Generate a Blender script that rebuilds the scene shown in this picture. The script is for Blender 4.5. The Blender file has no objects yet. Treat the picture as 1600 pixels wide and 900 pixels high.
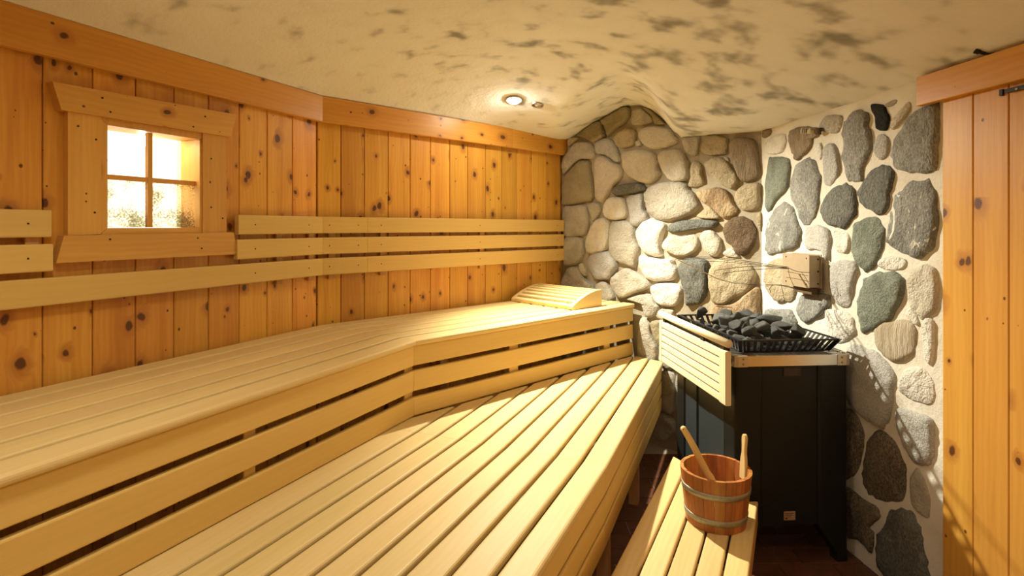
import bpy, math, random
import numpy as np
from mathutils import Vector, Matrix, noise as mnoise

random.seed(7)
C = bpy.context.scene.collection
SC = bpy.context.scene

# ------------------------------------------------------------------ camera
H = 1.50                     # eye height
F = 870.0                    # focal length in pixels of a 1600 px wide frame
CX, HZ = 800.0, 355.0        # principal column, horizon row
cam_d = bpy.data.cameras.new('camera')
cam = bpy.data.objects.new('camera', cam_d)
C.objects.link(cam)
cam.location = (0, 0, H)
cam.rotation_euler = (math.radians(90), 0, 0)
cam_d.sensor_width = 36.0
cam_d.lens = F / 1600.0 * 36.0
cam_d.shift_y = -(450.0 - HZ) / 1600.0
cam_d.clip_start = 0.02
SC.camera = cam

# ------------------------------------------------------------------ world, exposure
w = bpy.data.worlds.new('world')
SC.world = w
w.use_nodes = True
w.node_tree.nodes['Background'].inputs[0].default_value = (0, 0, 0, 1)
SC.view_settings.view_transform = 'Standard'
SC.view_settings.look = 'None'
SC.view_settings.gamma = 1
SC.view_settings.use_curve_mapping = False
SC.view_settings.exposure = 0.42

LIGHT = (1.0, 0.95, 0.76)    # colour of the warm halogen lamps
MAIN_W = 330.0               # the lit spot in view
FILL_W = 25.0                # unseen ceiling spots put in as soft fill
WIN_E = 2.2                  # lamp box behind the window

# ------------------------------------------------------------------ measured plan (metres)
def ground(px, py, h):
    """plan point of a pixel that lies h below the eye"""
    z = F * h / (py - HZ)
    return np.array([(px - CX) / F * z, z])

def vdir(vx):
    d = np.array([(vx - CX) / F, 1.0])
    return d / np.linalg.norm(d)

def left_n(d):
    return np.array([-d[1], d[0]])

def isect(p, d, q, e):
    m = np.array([[d[0], -e[0]], [d[1], -e[1]]])
    s = np.linalg.solve(m, np.array(q) - np.array(p))
    return np.array(p) + d * s[0]

def ray_line(px, p, d):
    return isect(np.zeros(2), np.array([(px - CX) / F, 1.0]), p, d)

def lift(px, py, p, d):
    """pixel -> 3D point on the vertical plane through plan line (p, d)"""
    g = ray_line(px, p, d)
    return np.array([g[0], g[1], H + (HZ - py) * g[1] / F])

HS_U, HS_L, HS_S = 0.54, 0.908, 1.20
dA = vdir(1189); nA = left_n(dA)
WA = 2.2545
pA = nA * WA
dB = vdir(1705); nB = left_n(dB)
pB = ground(572, 497, HS_U)
WB = float(nB @ pB)
KW = isect(pA, dA, pB, dB)                       # wall kink
P1 = ray_line(881, pB, dB)                       # end of the timber wall
g1 = (ground(1003, 475, HS_U) * 0.5 + ground(1036, 560, HS_L) * 0.5)
d1 = (g1 - P1) / np.linalg.norm(g1 - P1)         # stone wall, first face
dR = vdir(705); nR = np.array([dR[1], -dR[0]])   # right wall, normal points outward
WR = float(nR @ ground(1319, 855, H))
pR = nR * WR
P2 = ray_line(1190, pR, dR)                      # corner behind the heater
Q = ray_line(1064, P1, d1)
d2 = (P2 - Q) / np.linalg.norm(P2 - Q)
YB = -1.25                                       # rear wall
A0 = isect(pA, dA, np.array([0, YB]), np.array([1.0, 0]))
R0 = isect(pR, dR, np.array([0, YB]), np.array([1.0, 0]))

# ------------------------------------------------------------------ helpers
def frame(origin, xdir, up=(0, 0, 1)):
    x = Vector(xdir).normalized()
    u = Vector(up)
    if abs(x.dot(u)) > 0.99:
        u = Vector((0, 1, 0))
    y = u.cross(x).normalized()
    z = x.cross(y)
    M = Matrix((x, y, z)).transposed().to_4x4()
    M.translation = Vector(origin)
    return M

def link(o, parent=None, M=None):
    C.objects.link(o)
    if parent is not None:
        o.parent = parent
        if M is not None:
            o.matrix_basis = WM(parent).inverted() @ M
    elif M is not None:
        o.matrix_basis = M
    return o

def WM(o):
    m = o.matrix_basis.copy()
    while o.parent is not None:
        o = o.parent
        m = o.matrix_basis @ m
    return m

def mk(name, verts, faces, mat, parent=None, M=None, smooth=False, world=True):
    """mesh object; verts in world space, stored in the local frame M (x axis = grain)"""
    if M is None:
        a = np.array(verts, dtype=float)
        M = Matrix.Translation(Vector((a.min(0) + a.max(0)) / 2))
    if world:
        I = M.inverted()
        verts = [I @ Vector(v) for v in verts]
    me = bpy.data.meshes.new(name)
    me.from_pydata([tuple(v) for v in verts], [], [tuple(f) for f in faces])
    me.validate()
    if smooth:
        me.shade_smooth()
    me.materials.append(mat)
    me.update()
    o = bpy.data.objects.new(name, me)
    link(o, parent, M)
    return o

def thing(name, label, cat, loc, group=None):
    o = bpy.data.objects.new(name, None)
    o.empty_display_size = 0.05
    link(o, None, Matrix.Translation(Vector(loc)))
    o['label'] = label
    o['category'] = cat
    if group:
        o['group'] = group
    return o

def tag(o, label, cat, group=None):
    o['label'] = label
    o['category'] = cat
    if group:
        o['group'] = group
    return o

def struct(o, label, cat):
    o['kind'] = 'structure'
    o['label'] = label
    o['category'] = cat
    return o

def rrect(a0, a1, b0, b1, r, seg=3, corners=(1, 1, 1, 1)):
    """rounded rectangle outline, ccw from (a0,b0)"""
    out = []
    cs = [((a0, b0), (1, 1), 180), ((a1, b0), (-1, 1), 270), ((a1, b1), (-1, -1), 0), ((a0, b1), (1, -1), 90)]
    for k, (c, s, st) in enumerate(cs):
        if not corners[k] or r <= 0:
            out.append(c)
            continue
        cx, cy = c[0] + s[0] * r, c[1] + s[1] * r
        for i in range(seg + 1):
            t = math.radians(st + 90.0 * i / seg)
            out.append((cx + r * math.cos(t), cy + r * math.sin(t)))
    return out

def prism_faces(n):
    fs = [tuple(range(n))[::-1], tuple(range(n, 2 * n))]
    for i in range(n):
        j = (i + 1) % n
        fs.append((i, j, n + j, n + i))
    return fs

def slat(name, parent, mat, n, d, o0, o1, z0, z1, cut0, cut1, r=0.006, corners=(1, 1, 1, 1), seg=2):
    upright = (z1 - z0) > 1.5 * abs(o1 - o0)
    """board along plan direction d between offsets o0<o1 along n; ends on plan lines cut=(p,dir)"""
    prof = rrect(o0, o1, z0, z1, r, seg, corners)
    a, b = [], []
    for (o, z) in prof:
        base = n * o
        s = isect(base, d, cut0[0], cut0[1])
        e = isect(base, d, cut1[0], cut1[1])
        a.append((s[0], s[1], z))
        b.append((e[0], e[1], z))
    c = (np.mean(a, 0) + np.mean(b, 0)) / 2
    M = frame(c, (d[0], d[1], 0), (n[0], n[1], 0) if upright else (0, 0, 1))
    return mk(name, a + b, prism_faces(len(prof)), mat, parent, M)

def obox(name, parent, mat, o, x, lx, ly, lz, r=0.0, up=(0, 0, 1), grain='x', seg=2):
    """box: o = centre of bottom face, x = plan/3D direction of its local x; bevelled along z edges"""
    M = frame(o, (x[0], x[1], x[2] if len(x) > 2 else 0.0), up)
    prof = rrect(-ly / 2, ly / 2, 0, lz, r, seg)
    v = [(-lx / 2, a, b) for a, b in prof] + [(lx / 2, a, b) for a, b in prof]
    if grain == 'z':      # grain upright
        R = frame((0, 0, 0), (0, 0, 1))
        M2 = M @ Matrix.Rotation(-math.pi / 2, 4, 'Y')
        I = M2.inverted() @ M
        v = [tuple(I @ Vector(q)) for q in v]
        M = M2
    return mk(name, v, prism_faces(len(prof)), mat, parent, M, world=False)

def tube_mesh(pts, rad, seg=8, caps=True):
    V, Fc = [], []
    P = [Vector(p) for p in pts]
    rads = rad if hasattr(rad, '__len__') else [rad] * len(P)
    prev = None
    for i, p in enumerate(P):
        t = (P[min(i + 1, len(P) - 1)] - P[max(i - 1, 0)]).normalized()
        if prev is None:
            a = Vector((0, 0, 1)) if abs(t.z) < 0.9 else Vector((1, 0, 0))
            u = t.cross(a).normalized()
        else:
            u = (prev - t * prev.dot(t)).normalized()
        prev = u
        v = t.cross(u)
        for k in range(seg):
            an = 2 * math.pi * k / seg
            V.append(p + (u * math.cos(an) + v * math.sin(an)) * rads[i])
    for i in range(len(P) - 1):
        for k in range(seg):
            l = (k + 1) % seg
            Fc.append((i * seg + k, i * seg + l, (i + 1) * seg + l, (i + 1) * seg + k))
    if caps:
        Fc.append(tuple(range(seg))[::-1])
        Fc.append(tuple(range((len(P) - 1) * seg, len(P) * seg)))
    return V, Fc

def tube(name, parent, mat, pts, rad, seg=8, smooth=True):
    V, Fc = tube_mesh(pts, rad, seg)
    x = Vector(pts[-1]) - Vector(pts[0])
    return mk(name, V, Fc, mat, parent, frame((Vector(pts[0]) + Vector(pts[-1])) / 2, x), smooth)

def spline(pts, n=6):
    P = [np.array(p, float) for p in pts]
    out = []
    for i in range(len(P) - 1):
        a, b, c, d = P[max(i - 1, 0)], P[i], P[i + 1], P[min(i + 2, len(P) - 1)]
        for k in range(n):
            t = k / n
            out.append(0.5 * ((2 * b) + (c - a) * t + (2 * a - 5 * b + 4 * c - d) * t * t + (3 * b - a - 3 * c + d) * t ** 3))
    out.append(P[-1])
    return out

def lathe(prof, seg=24):
    """profile [(r,z)...] -> verts, faces around z"""
    V, Fc = [], []
    for r, z in prof:
        for k in range(seg):
            a = 2 * math.pi * k / seg
            V.append((r * math.cos(a), r * math.sin(a), z))
    for i in range(len(prof) - 1):
        for k in range(seg):
            l = (k + 1) % seg
            Fc.append((i * seg + k, i * seg + l, (i + 1) * seg + l, (i + 1) * seg + k))
    return V, Fc

# ------------------------------------------------------------------ materials
class NT:
    def __init__(s, name):
        s.m = bpy.data.materials.new(name)
        s.m.use_nodes = True
        s.t = s.m.node_tree
        s.b = s.t.nodes['Principled BSDF']
        s.out = s.t.nodes['Material Output']
    def n(s, typ, **kw):
        nd = s.t.nodes.new(typ)
        for k, v in kw.items():
            setattr(nd, k, v)
        return nd
    def l(s, a, b):
        s.t.links.new(a, b)
    def set(s, sock, v):
        if hasattr(v, 'is_output') or isinstance(v, bpy.types.NodeSocket):
            s.l(v, sock)
        else:
            sock.default_value = v
    def math(s, op, a, b=0.0, c=0.0, clamp=False):
        nd = s.n('ShaderNodeMath', operation=op, use_clamp=clamp)
        s.set(nd.inputs[0], a); s.set(nd.inputs[1], b); s.set(nd.inputs[2], c)
        return nd.outputs[0]
    def vmath(s, op, a, b):
        nd = s.n('ShaderNodeVectorMath', operation=op)
        s.set(nd.inputs[0], a); s.set(nd.inputs[1], b)
        return nd.outputs[0]
    def noise(s, vec, scale, detail=3, rough=0.5, dist=0.0):
        nd = s.n('ShaderNodeTexNoise')
        s.set(nd.inputs['Vector'], vec)
        nd.inputs['Scale'].default_value = scale
        nd.inputs['Detail'].default_value = detail
        nd.inputs['Roughness'].default_value = rough
        nd.inputs['Distortion'].default_value = dist
        return nd.outputs['Fac']
    def ramp(s, fac, stops):
        nd = s.n('ShaderNodeValToRGB')
        while len(nd.color_ramp.elements) < len(stops):
            nd.color_ramp.elements.new(0.5)
        for e, (p, c) in zip(nd.color_ramp.elements, stops):
            e.position = p
            e.color = (*c, 1) if len(c) == 3 else c
        s.l(fac, nd.inputs[0])
        return nd.outputs[0]
    def mix(s, fac, a, b, mode='MIX'):
        nd = s.n('ShaderNodeMix', data_type='RGBA', blend_type=mode)
        s.set(nd.inputs[0], fac)
        for sk, v in ((nd.inputs[6], a), (nd.inputs[7], b)):
            s.set(sk, (*v, 1) if isinstance(v, tuple) and len(v) == 3 else v)
        return nd.outputs[2]
    def mrange(s, v, a, b, c=0.0, d=1.0, smooth=True):
        nd = s.n('ShaderNodeMapRange')
        if smooth:
            nd.interpolation_type = 'SMOOTHSTEP'
        s.set(nd.inputs[0], v)
        for i, q in enumerate((a, b, c, d)):
            s.set(nd.inputs[i + 1], q)
        return nd.outputs[0]
    def bump(s, h, strength, dist=0.01):
        nd = s.n('ShaderNodeBump')
        nd.inputs['Strength'].default_value = strength
        nd.inputs['Distance'].default_value = dist
        s.l(h, nd.inputs['Height'])
        s.l(nd.outputs[0], s.b.inputs['Normal'])
    def objco(s, shuffle=True):
        tc = s.n('ShaderNodeTexCoord').outputs['Object']
        if not shuffle:
            return tc
        oi = s.n('ShaderNodeObjectInfo').outputs['Random']
        cb = s.n('ShaderNodeCombineXYZ')
        s.l(s.math('MULTIPLY', oi, 37.0), cb.inputs[0])
        s.l(s.math('MULTIPLY', oi, 91.0), cb.inputs[1])
        s.l(s.math('MULTIPLY', oi, 53.0), cb.inputs[2])
        s.rand = oi
        return s.vmath('ADD', tc, cb.outputs[0])

def wood(name, light, dark, knots=0.0, grain=1.0, rough=0.5, var=0.12, streak=0.0):
    T = NT(name)
    co = T.objco()
    col_vec = co
    if knots:
        # flat knots: 2D voronoi over (length, width)
        vo = T.n('ShaderNodeTexVoronoi', voronoi_dimensions='2D')
        wob = T.n('ShaderNodeTexNoise'); wob.inputs['Scale'].default_value = 18
        T.l(co, wob.inputs['Vector'])
        wv = T.vmath('MULTIPLY', T.vmath('SUBTRACT', wob.outputs['Color'], (0.5, 0.5, 0.5)), (0.022, 0.022, 0.0))
        kv = T.vmath('ADD', T.vmath('MULTIPLY', co, (0.72, 1.0, 0.0)), wv)
        T.l(kv, vo.inputs['Vector'])
        vo.inputs['Scale'].default_value = 8.0
        sep = T.n('ShaderNodeSeparateColor'); T.l(vo.outputs['Color'], sep.inputs[0])
        rad = T.mrange(sep.outputs[0], 1.0 - knots, 1.0, 0.0, 0.17, False)
        dist = vo.outputs['Distance']
        core = T.mrange(dist, T.math('MULTIPLY', rad, 0.55), rad, 1.0, 0.0)
        halo = T.mrange(dist, rad, T.math('ADD', T.math('MULTIPLY', rad, 2.6), 0.001), 1.0, 0.0)
        has = T.math('GREATER_THAN', rad, 0.012)
        core = T.math('MULTIPLY', core, has)
        halo = T.math('MULTIPLY', halo, has)
        ring = T.math('SINE', T.math('MULTIPLY', dist, 190.0))
        vs = T.n('ShaderNodeTexVoronoi', voronoi_dimensions='2D')
        T.l(T.vmath('MULTIPLY', co, (0.8, 1.0, 0.0)), vs.inputs['Vector']); vs.inputs['Scale'].default_value = 13.0
        sp2 = T.n('ShaderNodeSeparateColor'); T.l(vs.outputs['Color'], sp2.inputs[0])
        r2 = T.mrange(sp2.outputs[1], 1.0 - knots * 0.55, 1.0, 0.0, 0.10, False)
        pin = T.math('MULTIPLY', T.mrange(vs.outputs['Distance'], T.math('MULTIPLY', r2, 0.5), r2, 1.0, 0.0), T.math('GREATER_THAN', r2, 0.015))
        # grain bends round the knots
        cb = T.n('ShaderNodeCombineXYZ')
        T.l(T.math('MULTIPLY', halo, 0.035), cb.inputs[1])
        col_vec = T.vmath('ADD', co, cb.outputs[0])
    g1 = T.noise(T.vmath('MULTIPLY', col_vec, (0.9, 16.0, 16.0)), 1.0, 4, 0.55, 0.6)
    g2 = T.noise(T.vmath('MULTIPLY', col_vec, (5.0, 210.0, 210.0)), 1.0, 3, 0.6)
    g3 = T.noise(T.vmath('MULTIPLY', col_vec, (0.5, 5.0, 5.0)), 1.0, 2, 0.5, 1.0)
    wv = T.n('ShaderNodeTexWave', wave_type='BANDS', bands_direction='Y')
    T.l(T.vmath('MULTIPLY', col_vec, (0.35, 1.0, 1.0)), wv.inputs['Vector'])
    wv.inputs['Scale'].default_value = 14.0
    wv.inputs['Distortion'].default_value = 7.0
    wv.inputs['Detail'].default_value = 2.0
    wv.inputs['Detail Scale'].default_value = 0.8
    f = T.math('ADD', T.math('MULTIPLY', g1, 0.68), T.math('MULTIPLY', wv.outputs['Fac'], 0.09))
    f = T.math('ADD', f, T.math('MULTIPLY', g2, 0.25))
    f = T.mrange(f, 0.30, 0.78, 0.0, grain, False)
    col = T.mix(f, light, dark)
    if streak:
        col = T.mix(T.math('MULTIPLY', T.mrange(g3, 0.52, 0.72), streak), col, tuple(c * k for c, k in zip(dark, (0.75, 0.6, 0.45))))
    # piece to piece variation
    hv = T.n('ShaderNodeHueSaturation')
    T.l(T.mrange(T.math('FRACT', T.math('MULTIPLY', T.rand, 7.31)), 0, 1, 1 - var, 1 + var, False), hv.inputs['Value'])
    T.l(T.mrange(T.math('FRACT', T.math('MULTIPLY', T.rand, 13.7)), 0, 1, 0.5 - var * 0.06, 0.5 + var * 0.06, False), hv.inputs['Hue'])
    T.l(col, hv.inputs['Color'])
    col = hv.outputs[0]
    if knots:
        col = T.mix(T.math('MULTIPLY', halo, 0.6), col, (0.42, 0.15, 0.03))
        kc = T.mix(T.mrange(ring, -0.6, 0.8), (0.045, 0.014, 0.006), (0.15, 0.05, 0.018))
        col = T.mix(T.math('MULTIPLY', core, 0.93), col, kc)
        col = T.mix(T.math('MULTIPLY', pin, 0.9), col, (0.06, 0.018, 0.008))
    T.l(col, T.b.inputs['Base Color'])
    T.b.inputs['Roughness'].default_value = rough
    T.b.inputs['Specular IOR Level'].default_value = 0.35
    T.bump(T.math('ADD', g2, T.math('MULTIPLY', g1, 0.5)), 0.12, 0.002)
    return T.m

def stone_mat(name, a, b, scale=9.0, speck=0.5, bump=0.6, streak=(1, 1, 1), vein=None):
    T = NT(name)
    co = T.objco()
    cs = T.vmath('MULTIPLY', co, streak)
    big = T.noise(cs, scale, 4, 0.6, 0.8)
    fine = T.noise(cs, scale * 14, 3, 0.65)
    f = T.math('ADD', T.math('MULTIPLY', big, 1 - speck), T.math('MULTIPLY', fine, speck))
    col = T.mix(T.mrange(f, 0.36, 0.64), a, b)
    if vein:
        v = T.noise(T.vmath('MULTIPLY', co, (1.0, 1.0, 0.6)), 13, 4, 0.6, 1.6)
        col = T.mix(T.mrange(v, 0.60, 0.66), col, vein)
    T.l(col, T.b.inputs['Base Color'])
    T.b.inputs['Roughness'].default_value = 0.85
    T.b.inputs['Specular IOR Level'].default_value = 0.25
    mid = T.noise(cs, scale * 4.5, 4, 0.65, 0.4)
    T.bump(T.math('ADD', T.math('ADD', big, T.math('MULTIPLY', mid, 0.7)), T.math('MULTIPLY', fine, 0.4)), min(1.0, bump * 1.25), 0.018)
    return T.m

def plain(name, col, rough=0.5, metal=0.0, emit=0.0, spec=0.5, bump=0.0, bscale=60.0, var=0.0):
    T = NT(name)
    T.b.inputs['Base Color'].default_value = (*col, 1)
    if var or bump:
        co = T.objco()
        nz = T.noise(co, bscale, 4, 0.6)
        if var:
            T.l(T.mix(nz, tuple(c * (1 - var) for c in col), tuple(min(1, c * (1 + var)) for c in col)), T.b.inputs['Base Color'])
        if bump:
            T.bump(nz, bump, 0.004)
    T.b.inputs['Roughness'].default_value = rough
    T.b.inputs['Metallic'].default_value = metal
    T.b.inputs['Specular IOR Level'].default_value = spec
    if emit:
        T.b.inputs['Emission Color'].default_value = (*LIGHT, 1)
        T.b.inputs['Emission Strength'].default_value = emit
    return T.m

PINE = wood('knotty_pine', (0.83, 0.44, 0.075), (0.60, 0.24, 0.028), knots=0.66, grain=0.9, rough=0.42, var=0.16, streak=0.35)
PINE_T = wood('pine_trim', (0.73, 0.36, 0.06), (0.56, 0.225, 0.028), knots=0.36, grain=0.85, rough=0.38, var=0.06)
PINE_C = wood('pine_casing', (0.74, 0.42, 0.10), (0.57, 0.27, 0.05), knots=0.42, grain=0.8, rough=0.45, var=0.07)
PALE = wood('pale_bench_wood', (0.77, 0.58, 0.27), (0.67, 0.47, 0.18), grain=0.8, rough=0.5, var=0.05)
PALE2 = wood('pale_rail_wood', (0.76, 0.515, 0.165), (0.67, 0.42, 0.11), grain=0.7, rough=0.5, var=0.05)
POST = wood('post_wood', (0.62, 0.36, 0.14), (0.48, 0.24, 0.08), grain=0.8, rough=0.6, var=0.1)
STAVE = wood('stave_wood', (0.52, 0.22, 0.06), (0.30, 0.105, 0.025), grain=1.0, rough=0.45, var=0.25, streak=0.4)
STEPW = wood('step_wood', (0.75, 0.55, 0.25), (0.60, 0.40, 0.15), grain=0.9, rough=0.55, var=0.07)

# ceiling plaster with soot smudges
T = NT('sooty_plaster')
co = T.n('ShaderNodeTexCoord').outputs['Object']
wrp = T.n('ShaderNodeTexNoise'); wrp.inputs['Scale'].default_value = 3.0; T.l(co, wrp.inputs['Vector'])
cw = T.vmath('ADD', co, T.vmath('MULTIPLY', T.vmath('SUBTRACT', wrp.outputs['Color'], (0.5, 0.5, 0.5)), (0.06, 0.06, 0.0)))
s1 = T.noise(T.vmath('MULTIPLY', cw, (1.0, 1.0, 0.3)), 7.0, 2.2, 0.5)
s2 = T.noise(cw, 1.1, 2, 0.5)
sx = T.n('ShaderNodeSeparateXYZ'); T.l(co, sx.inputs[0])
# soot has settled thickest above the heater corner
hx = T.math('SUBTRACT', sx.outputs[0], 0.8); hy = T.math('SUBTRACT', sx.outputs[1], 2.7)
rr = T.math('SQRT', T.math('ADD', T.math('MULTIPLY', hx, hx), T.math('MULTIPLY', T.math('MULTIPLY', hy, hy), 0.8)))
dens = T.mrange(rr, 0.2, 2.0, 0.085, -0.055)
sm = T.math('ADD', T.math('ADD', s1, dens), T.math('MULTIPLY', T.math('SUBTRACT', s2, 0.5), 0.22))
mask = T.mrange(sm, 0.56, 0.82)
film = T.mrange(T.math('ADD', s1, dens), 0.40, 0.75)
colr = T.mix(T.math('MULTIPLY', film, 0.20), (0.83, 0.82, 0.79), (0.52, 0.50, 0.45))
colr = T.mix(T.math('MULTIPLY', mask, 0.72), colr, (0.13, 0.12, 0.095))
T.l(colr, T.b.inputs['Base Color'])
T.b.inputs['Roughness'].default_value = 0.9
T.b.inputs['Specular IOR Level'].default_value = 0.2
bf = T.math('ADD', T.noise(co, 55, 4, 0.6), T.math('MULTIPLY', T.noise(co, 9, 2, 0.5), 2.0))
T.bump(bf, 0.35, 0.008)
PLASTER = T.m

def mortar_mat(name, a, b):
    T = NT(name)
    co = T.n('ShaderNodeTexCoord').outputs['Object']
    big = T.noise(co, 4.0, 3, 0.55)
    fine = T.noise(co, 45, 4, 0.65)
    T.l(T.mix(T.mrange(big, 0.35, 0.65), a, b), T.b.inputs['Base Color'])
    T.b.inputs['Roughness'].default_value = 0.92
    T.b.inputs['Specular IOR Level'].default_value = 0.15
    T.bump(T.math('ADD', T.math('MULTIPLY', big, 1.5), fine), 0.4, 0.012)
    return T.m
MORTAR_W = mortar_mat('white_mortar', (0.76, 0.72, 0.63), (0.66, 0.61, 0.50))
MORTAR_B = mortar_mat('beige_mortar', (0.44, 0.39, 0.29), (0.35, 0.30, 0.22))

SM = {
    'c': stone_mat('cream_stone', (0.66, 0.61, 0.50), (0.52, 0.47, 0.37), 9, 0.5, 0.8),
    'w': stone_mat('white_stone', (0.78, 0.75, 0.68), (0.64, 0.60, 0.51), 8, 0.45, 0.8),
    'b': stone_mat('beige_grey_stone', (0.54, 0.50, 0.42), (0.40, 0.37, 0.30), 9, 0.55, 0.9),
    'g': stone_mat('grey_stone', (0.36, 0.355, 0.32), (0.17, 0.17, 0.155), 10, 0.7, 0.6, (1, 1, 0.6)),
    'l': stone_mat('light_grey_stone', (0.55, 0.53, 0.49), (0.36, 0.35, 0.32), 12, 0.75, 0.6),
    'd': stone_mat('dark_grey_stone', (0.20, 0.20, 0.175), (0.09, 0.092, 0.082), 10, 0.65, 0.7, (1, 1, 0.6)),
    'k': stone_mat('black_stone', (0.035, 0.036, 0.036), (0.015, 0.016, 0.016), 12, 0.5, 0.7),
    'n': stone_mat('brown_stone', (0.20, 0.14, 0.085), (0.11, 0.072, 0.042), 12, 0.7, 0.7),
    'm': stone_mat('brown_grey_striped_stone', (0.34, 0.27, 0.18), (0.19, 0.145, 0.095), 14, 0.55, 0.7, (1, 1, 0.25)),
    'o': stone_mat('olive_stone', (0.36, 0.31, 0.20), (0.27, 0.23, 0.145), 7, 0.45, 0.6),
    't': stone_mat('tan_stone', (0.50, 0.42, 0.28), (0.37, 0.30, 0.19), 9, 0.45, 0.9),
    'p': stone_mat('pink_grey_stone', (0.62, 0.56, 0.49), (0.50, 0.44, 0.38), 9, 0.55, 0.7),
    'e': stone_mat('green_grey_stone', (0.25, 0.27, 0.22), (0.13, 0.145, 0.115), 10, 0.6, 0.6),
    'v': stone_mat('veined_grey_stone', (0.34, 0.335, 0.30), (0.17, 0.17, 0.155), 10, 0.6, 0.7, (1, 1, 0.7), (0.74, 0.70, 0.60)),
    'r': stone_mat('rusty_swirled_stone', (0.50, 0.38, 0.23), (0.27, 0.18, 0.10), 9, 0.3, 0.9, (1, 1, 0.7)),
    's': stone_mat('ribbed_tan_stone', (0.66, 0.58, 0.44), (0.46, 0.37, 0.24), 9, 0.3, 0.9, (1, 2.6, 0.3)),
    'j': stone_mat('brown_black_stone', (0.26, 0.215, 0.15), (0.075, 0.062, 0.045), 12, 0.7, 0.8, (1, 1, 0.6)),
}
TILE = stone_mat('terracotta_tile', (0.155, 0.060, 0.032), (0.105, 0.040, 0.022), 6, 0.3, 0.15)
for nd_ in TILE.node_tree.nodes:
    if nd_.type == 'BSDF_PRINCIPLED':
        nd_.inputs['Roughness'].default_value = 0.45
GROUT = plain('floor_grout', (0.42, 0.35, 0.27), 0.9, var=0.2)
BLACK = plain('black_enamel', (0.011, 0.0125, 0.012), 0.45, 0.0, spec=0.28, bump=0.06, bscale=220)
BLACK2 = plain('dark_slate_panel', (0.026, 0.036, 0.040), 0.5, spec=0.35, bump=0.08, bscale=240)
IRON = plain('black_iron', (0.020, 0.020, 0.019), 0.5, 0.3, bump=0.05)
STEEL = plain('brushed_steel', (0.62, 0.60, 0.56), 0.34, 1.0, bump=0.05, bscale=150)
ZINC = plain('dull_zinc_hoop', (0.36, 0.35, 0.27), 0.55, 0.75, bump=0.15, bscale=70, var=0.25)
CHROME = plain('lamp_ring_metal', (0.50, 0.48, 0.43), 0.3, 1.0)
WIRE = plain('wire_metal', (0.13, 0.10, 0.065), 0.45, 0.5)
WIREB = plain('bright_wire_metal', (0.78, 0.72, 0.62), 0.35, 0.6)
BOXM = plain('beige_box_metal', (0.40, 0.31, 0.20), 0.5, 0.25, bump=0.05, var=0.12, bscale=20)
RUST = plain('rusty_bracket', (0.12, 0.075, 0.035), 0.7, 0.3, var=0.4, bscale=50)
DARKM = plain('dark_screw', (0.03, 0.022, 0.015), 0.5, 0.5)
BRASS = plain('brass_screw', (0.38, 0.28, 0.13), 0.4, 0.9)
SENSOR = plain('sensor_plastic', (0.50, 0.43, 0.28), 0.55, var=0.1)
STICKER = plain('paper_sticker', (0.45, 0.30, 0.19), 0.7)
INK = plain('printed_ink', (0.06, 0.03, 0.02), 0.7)
PLATE = plain('rating_plate', (0.016, 0.010, 0.007), 0.5, 0.0)
PLATE_T = plain('rating_plate_print', (0.08, 0.05, 0.035), 0.5)
LAMPON = plain('lit_lamp_glass', (1, 1, 1), 0.3, emit=220.0)
LAMPOFF = plain('unlit_lamp_glass', (0.55, 0.52, 0.42), 0.15, spec=0.8)
LAMPF = plain('fill_lamp_glass', (1, 1, 1), 0.3, emit=30.0)
BULB = plain('window_lamp_bulb', (1, 1, 1), 0.4, emit=60.0)
NICHE = plain('cream_niche_board', (0.86, 0.80, 0.58), 0.7)
HOLE = plain('dark_hole', (0.03, 0.025, 0.018), 0.9)

# heater rock
ROCK = stone_mat('heater_rock', (0.17, 0.172, 0.162), (0.055, 0.058, 0.056), 16, 0.55, 0.5)
ROCK_L = stone_mat('pale_heater_rock', (0.24, 0.24, 0.22), (0.10, 0.10, 0.095), 18, 0.6, 0.5)

# window: misted glass in front of a lamp box
T = NT('misted_glass')
co = T.n('ShaderNodeTexCoord').outputs['Object']
m1 = T.noise(co, 6, 3, 0.6, 0.5)
m2 = T.noise(co, 130, 4, 0.75)
grime = T.math('ADD', T.math('MULTIPLY', m1, 0.5), T.math('MULTIPLY', m2, 0.5))
tr = T.n('ShaderNodeBsdfTransparent')
T.l(T.ramp(T.mrange(grime, 0.44, 0.68), [(0.0, (0.96, 0.95, 0.90)), (0.4, (0.50, 0.47, 0.36)), (1.0, (0.30, 0.275, 0.19))]), tr.inputs[0])
gl = T.n('ShaderNodeBsdfGlossy'); gl.inputs['Roughness'].default_value = 0.1
mx = T.n('ShaderNodeMixShader'); mx.inputs[0].default_value = 0.05
T.l(tr.outputs[0], mx.inputs[1]); T.l(gl.outputs[0], mx.inputs[2]); T.l(mx.outputs[0], T.out.inputs['Surface'])
GLASS = T.m
T = NT('clear_glass')
tr = T.n('ShaderNodeBsdfTransparent'); tr.inputs[0].default_value = (0.97, 0.96, 0.9, 1)
gl = T.n('ShaderNodeBsdfGlossy'); gl.inputs['Roughness'].default_value = 0.05
mx = T.n('ShaderNodeMixShader'); mx.inputs[0].default_value = 0.05
T.l(tr.outputs[0], mx.inputs[1]); T.l(gl.outputs[0], mx.inputs[2]); T.l(mx.outputs[0], T.out.inputs['Surface'])
GLASS_C = T.m
T = NT('lamp_box_diffuser')
em = T.n('ShaderNodeEmission'); em.inputs[0].default_value = (1.0, 0.93, 0.74, 1); em.inputs[1].default_value = WIN_E
T.l(em.outputs[0], T.out.inputs['Surface'])
LBOX = T.m

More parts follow.
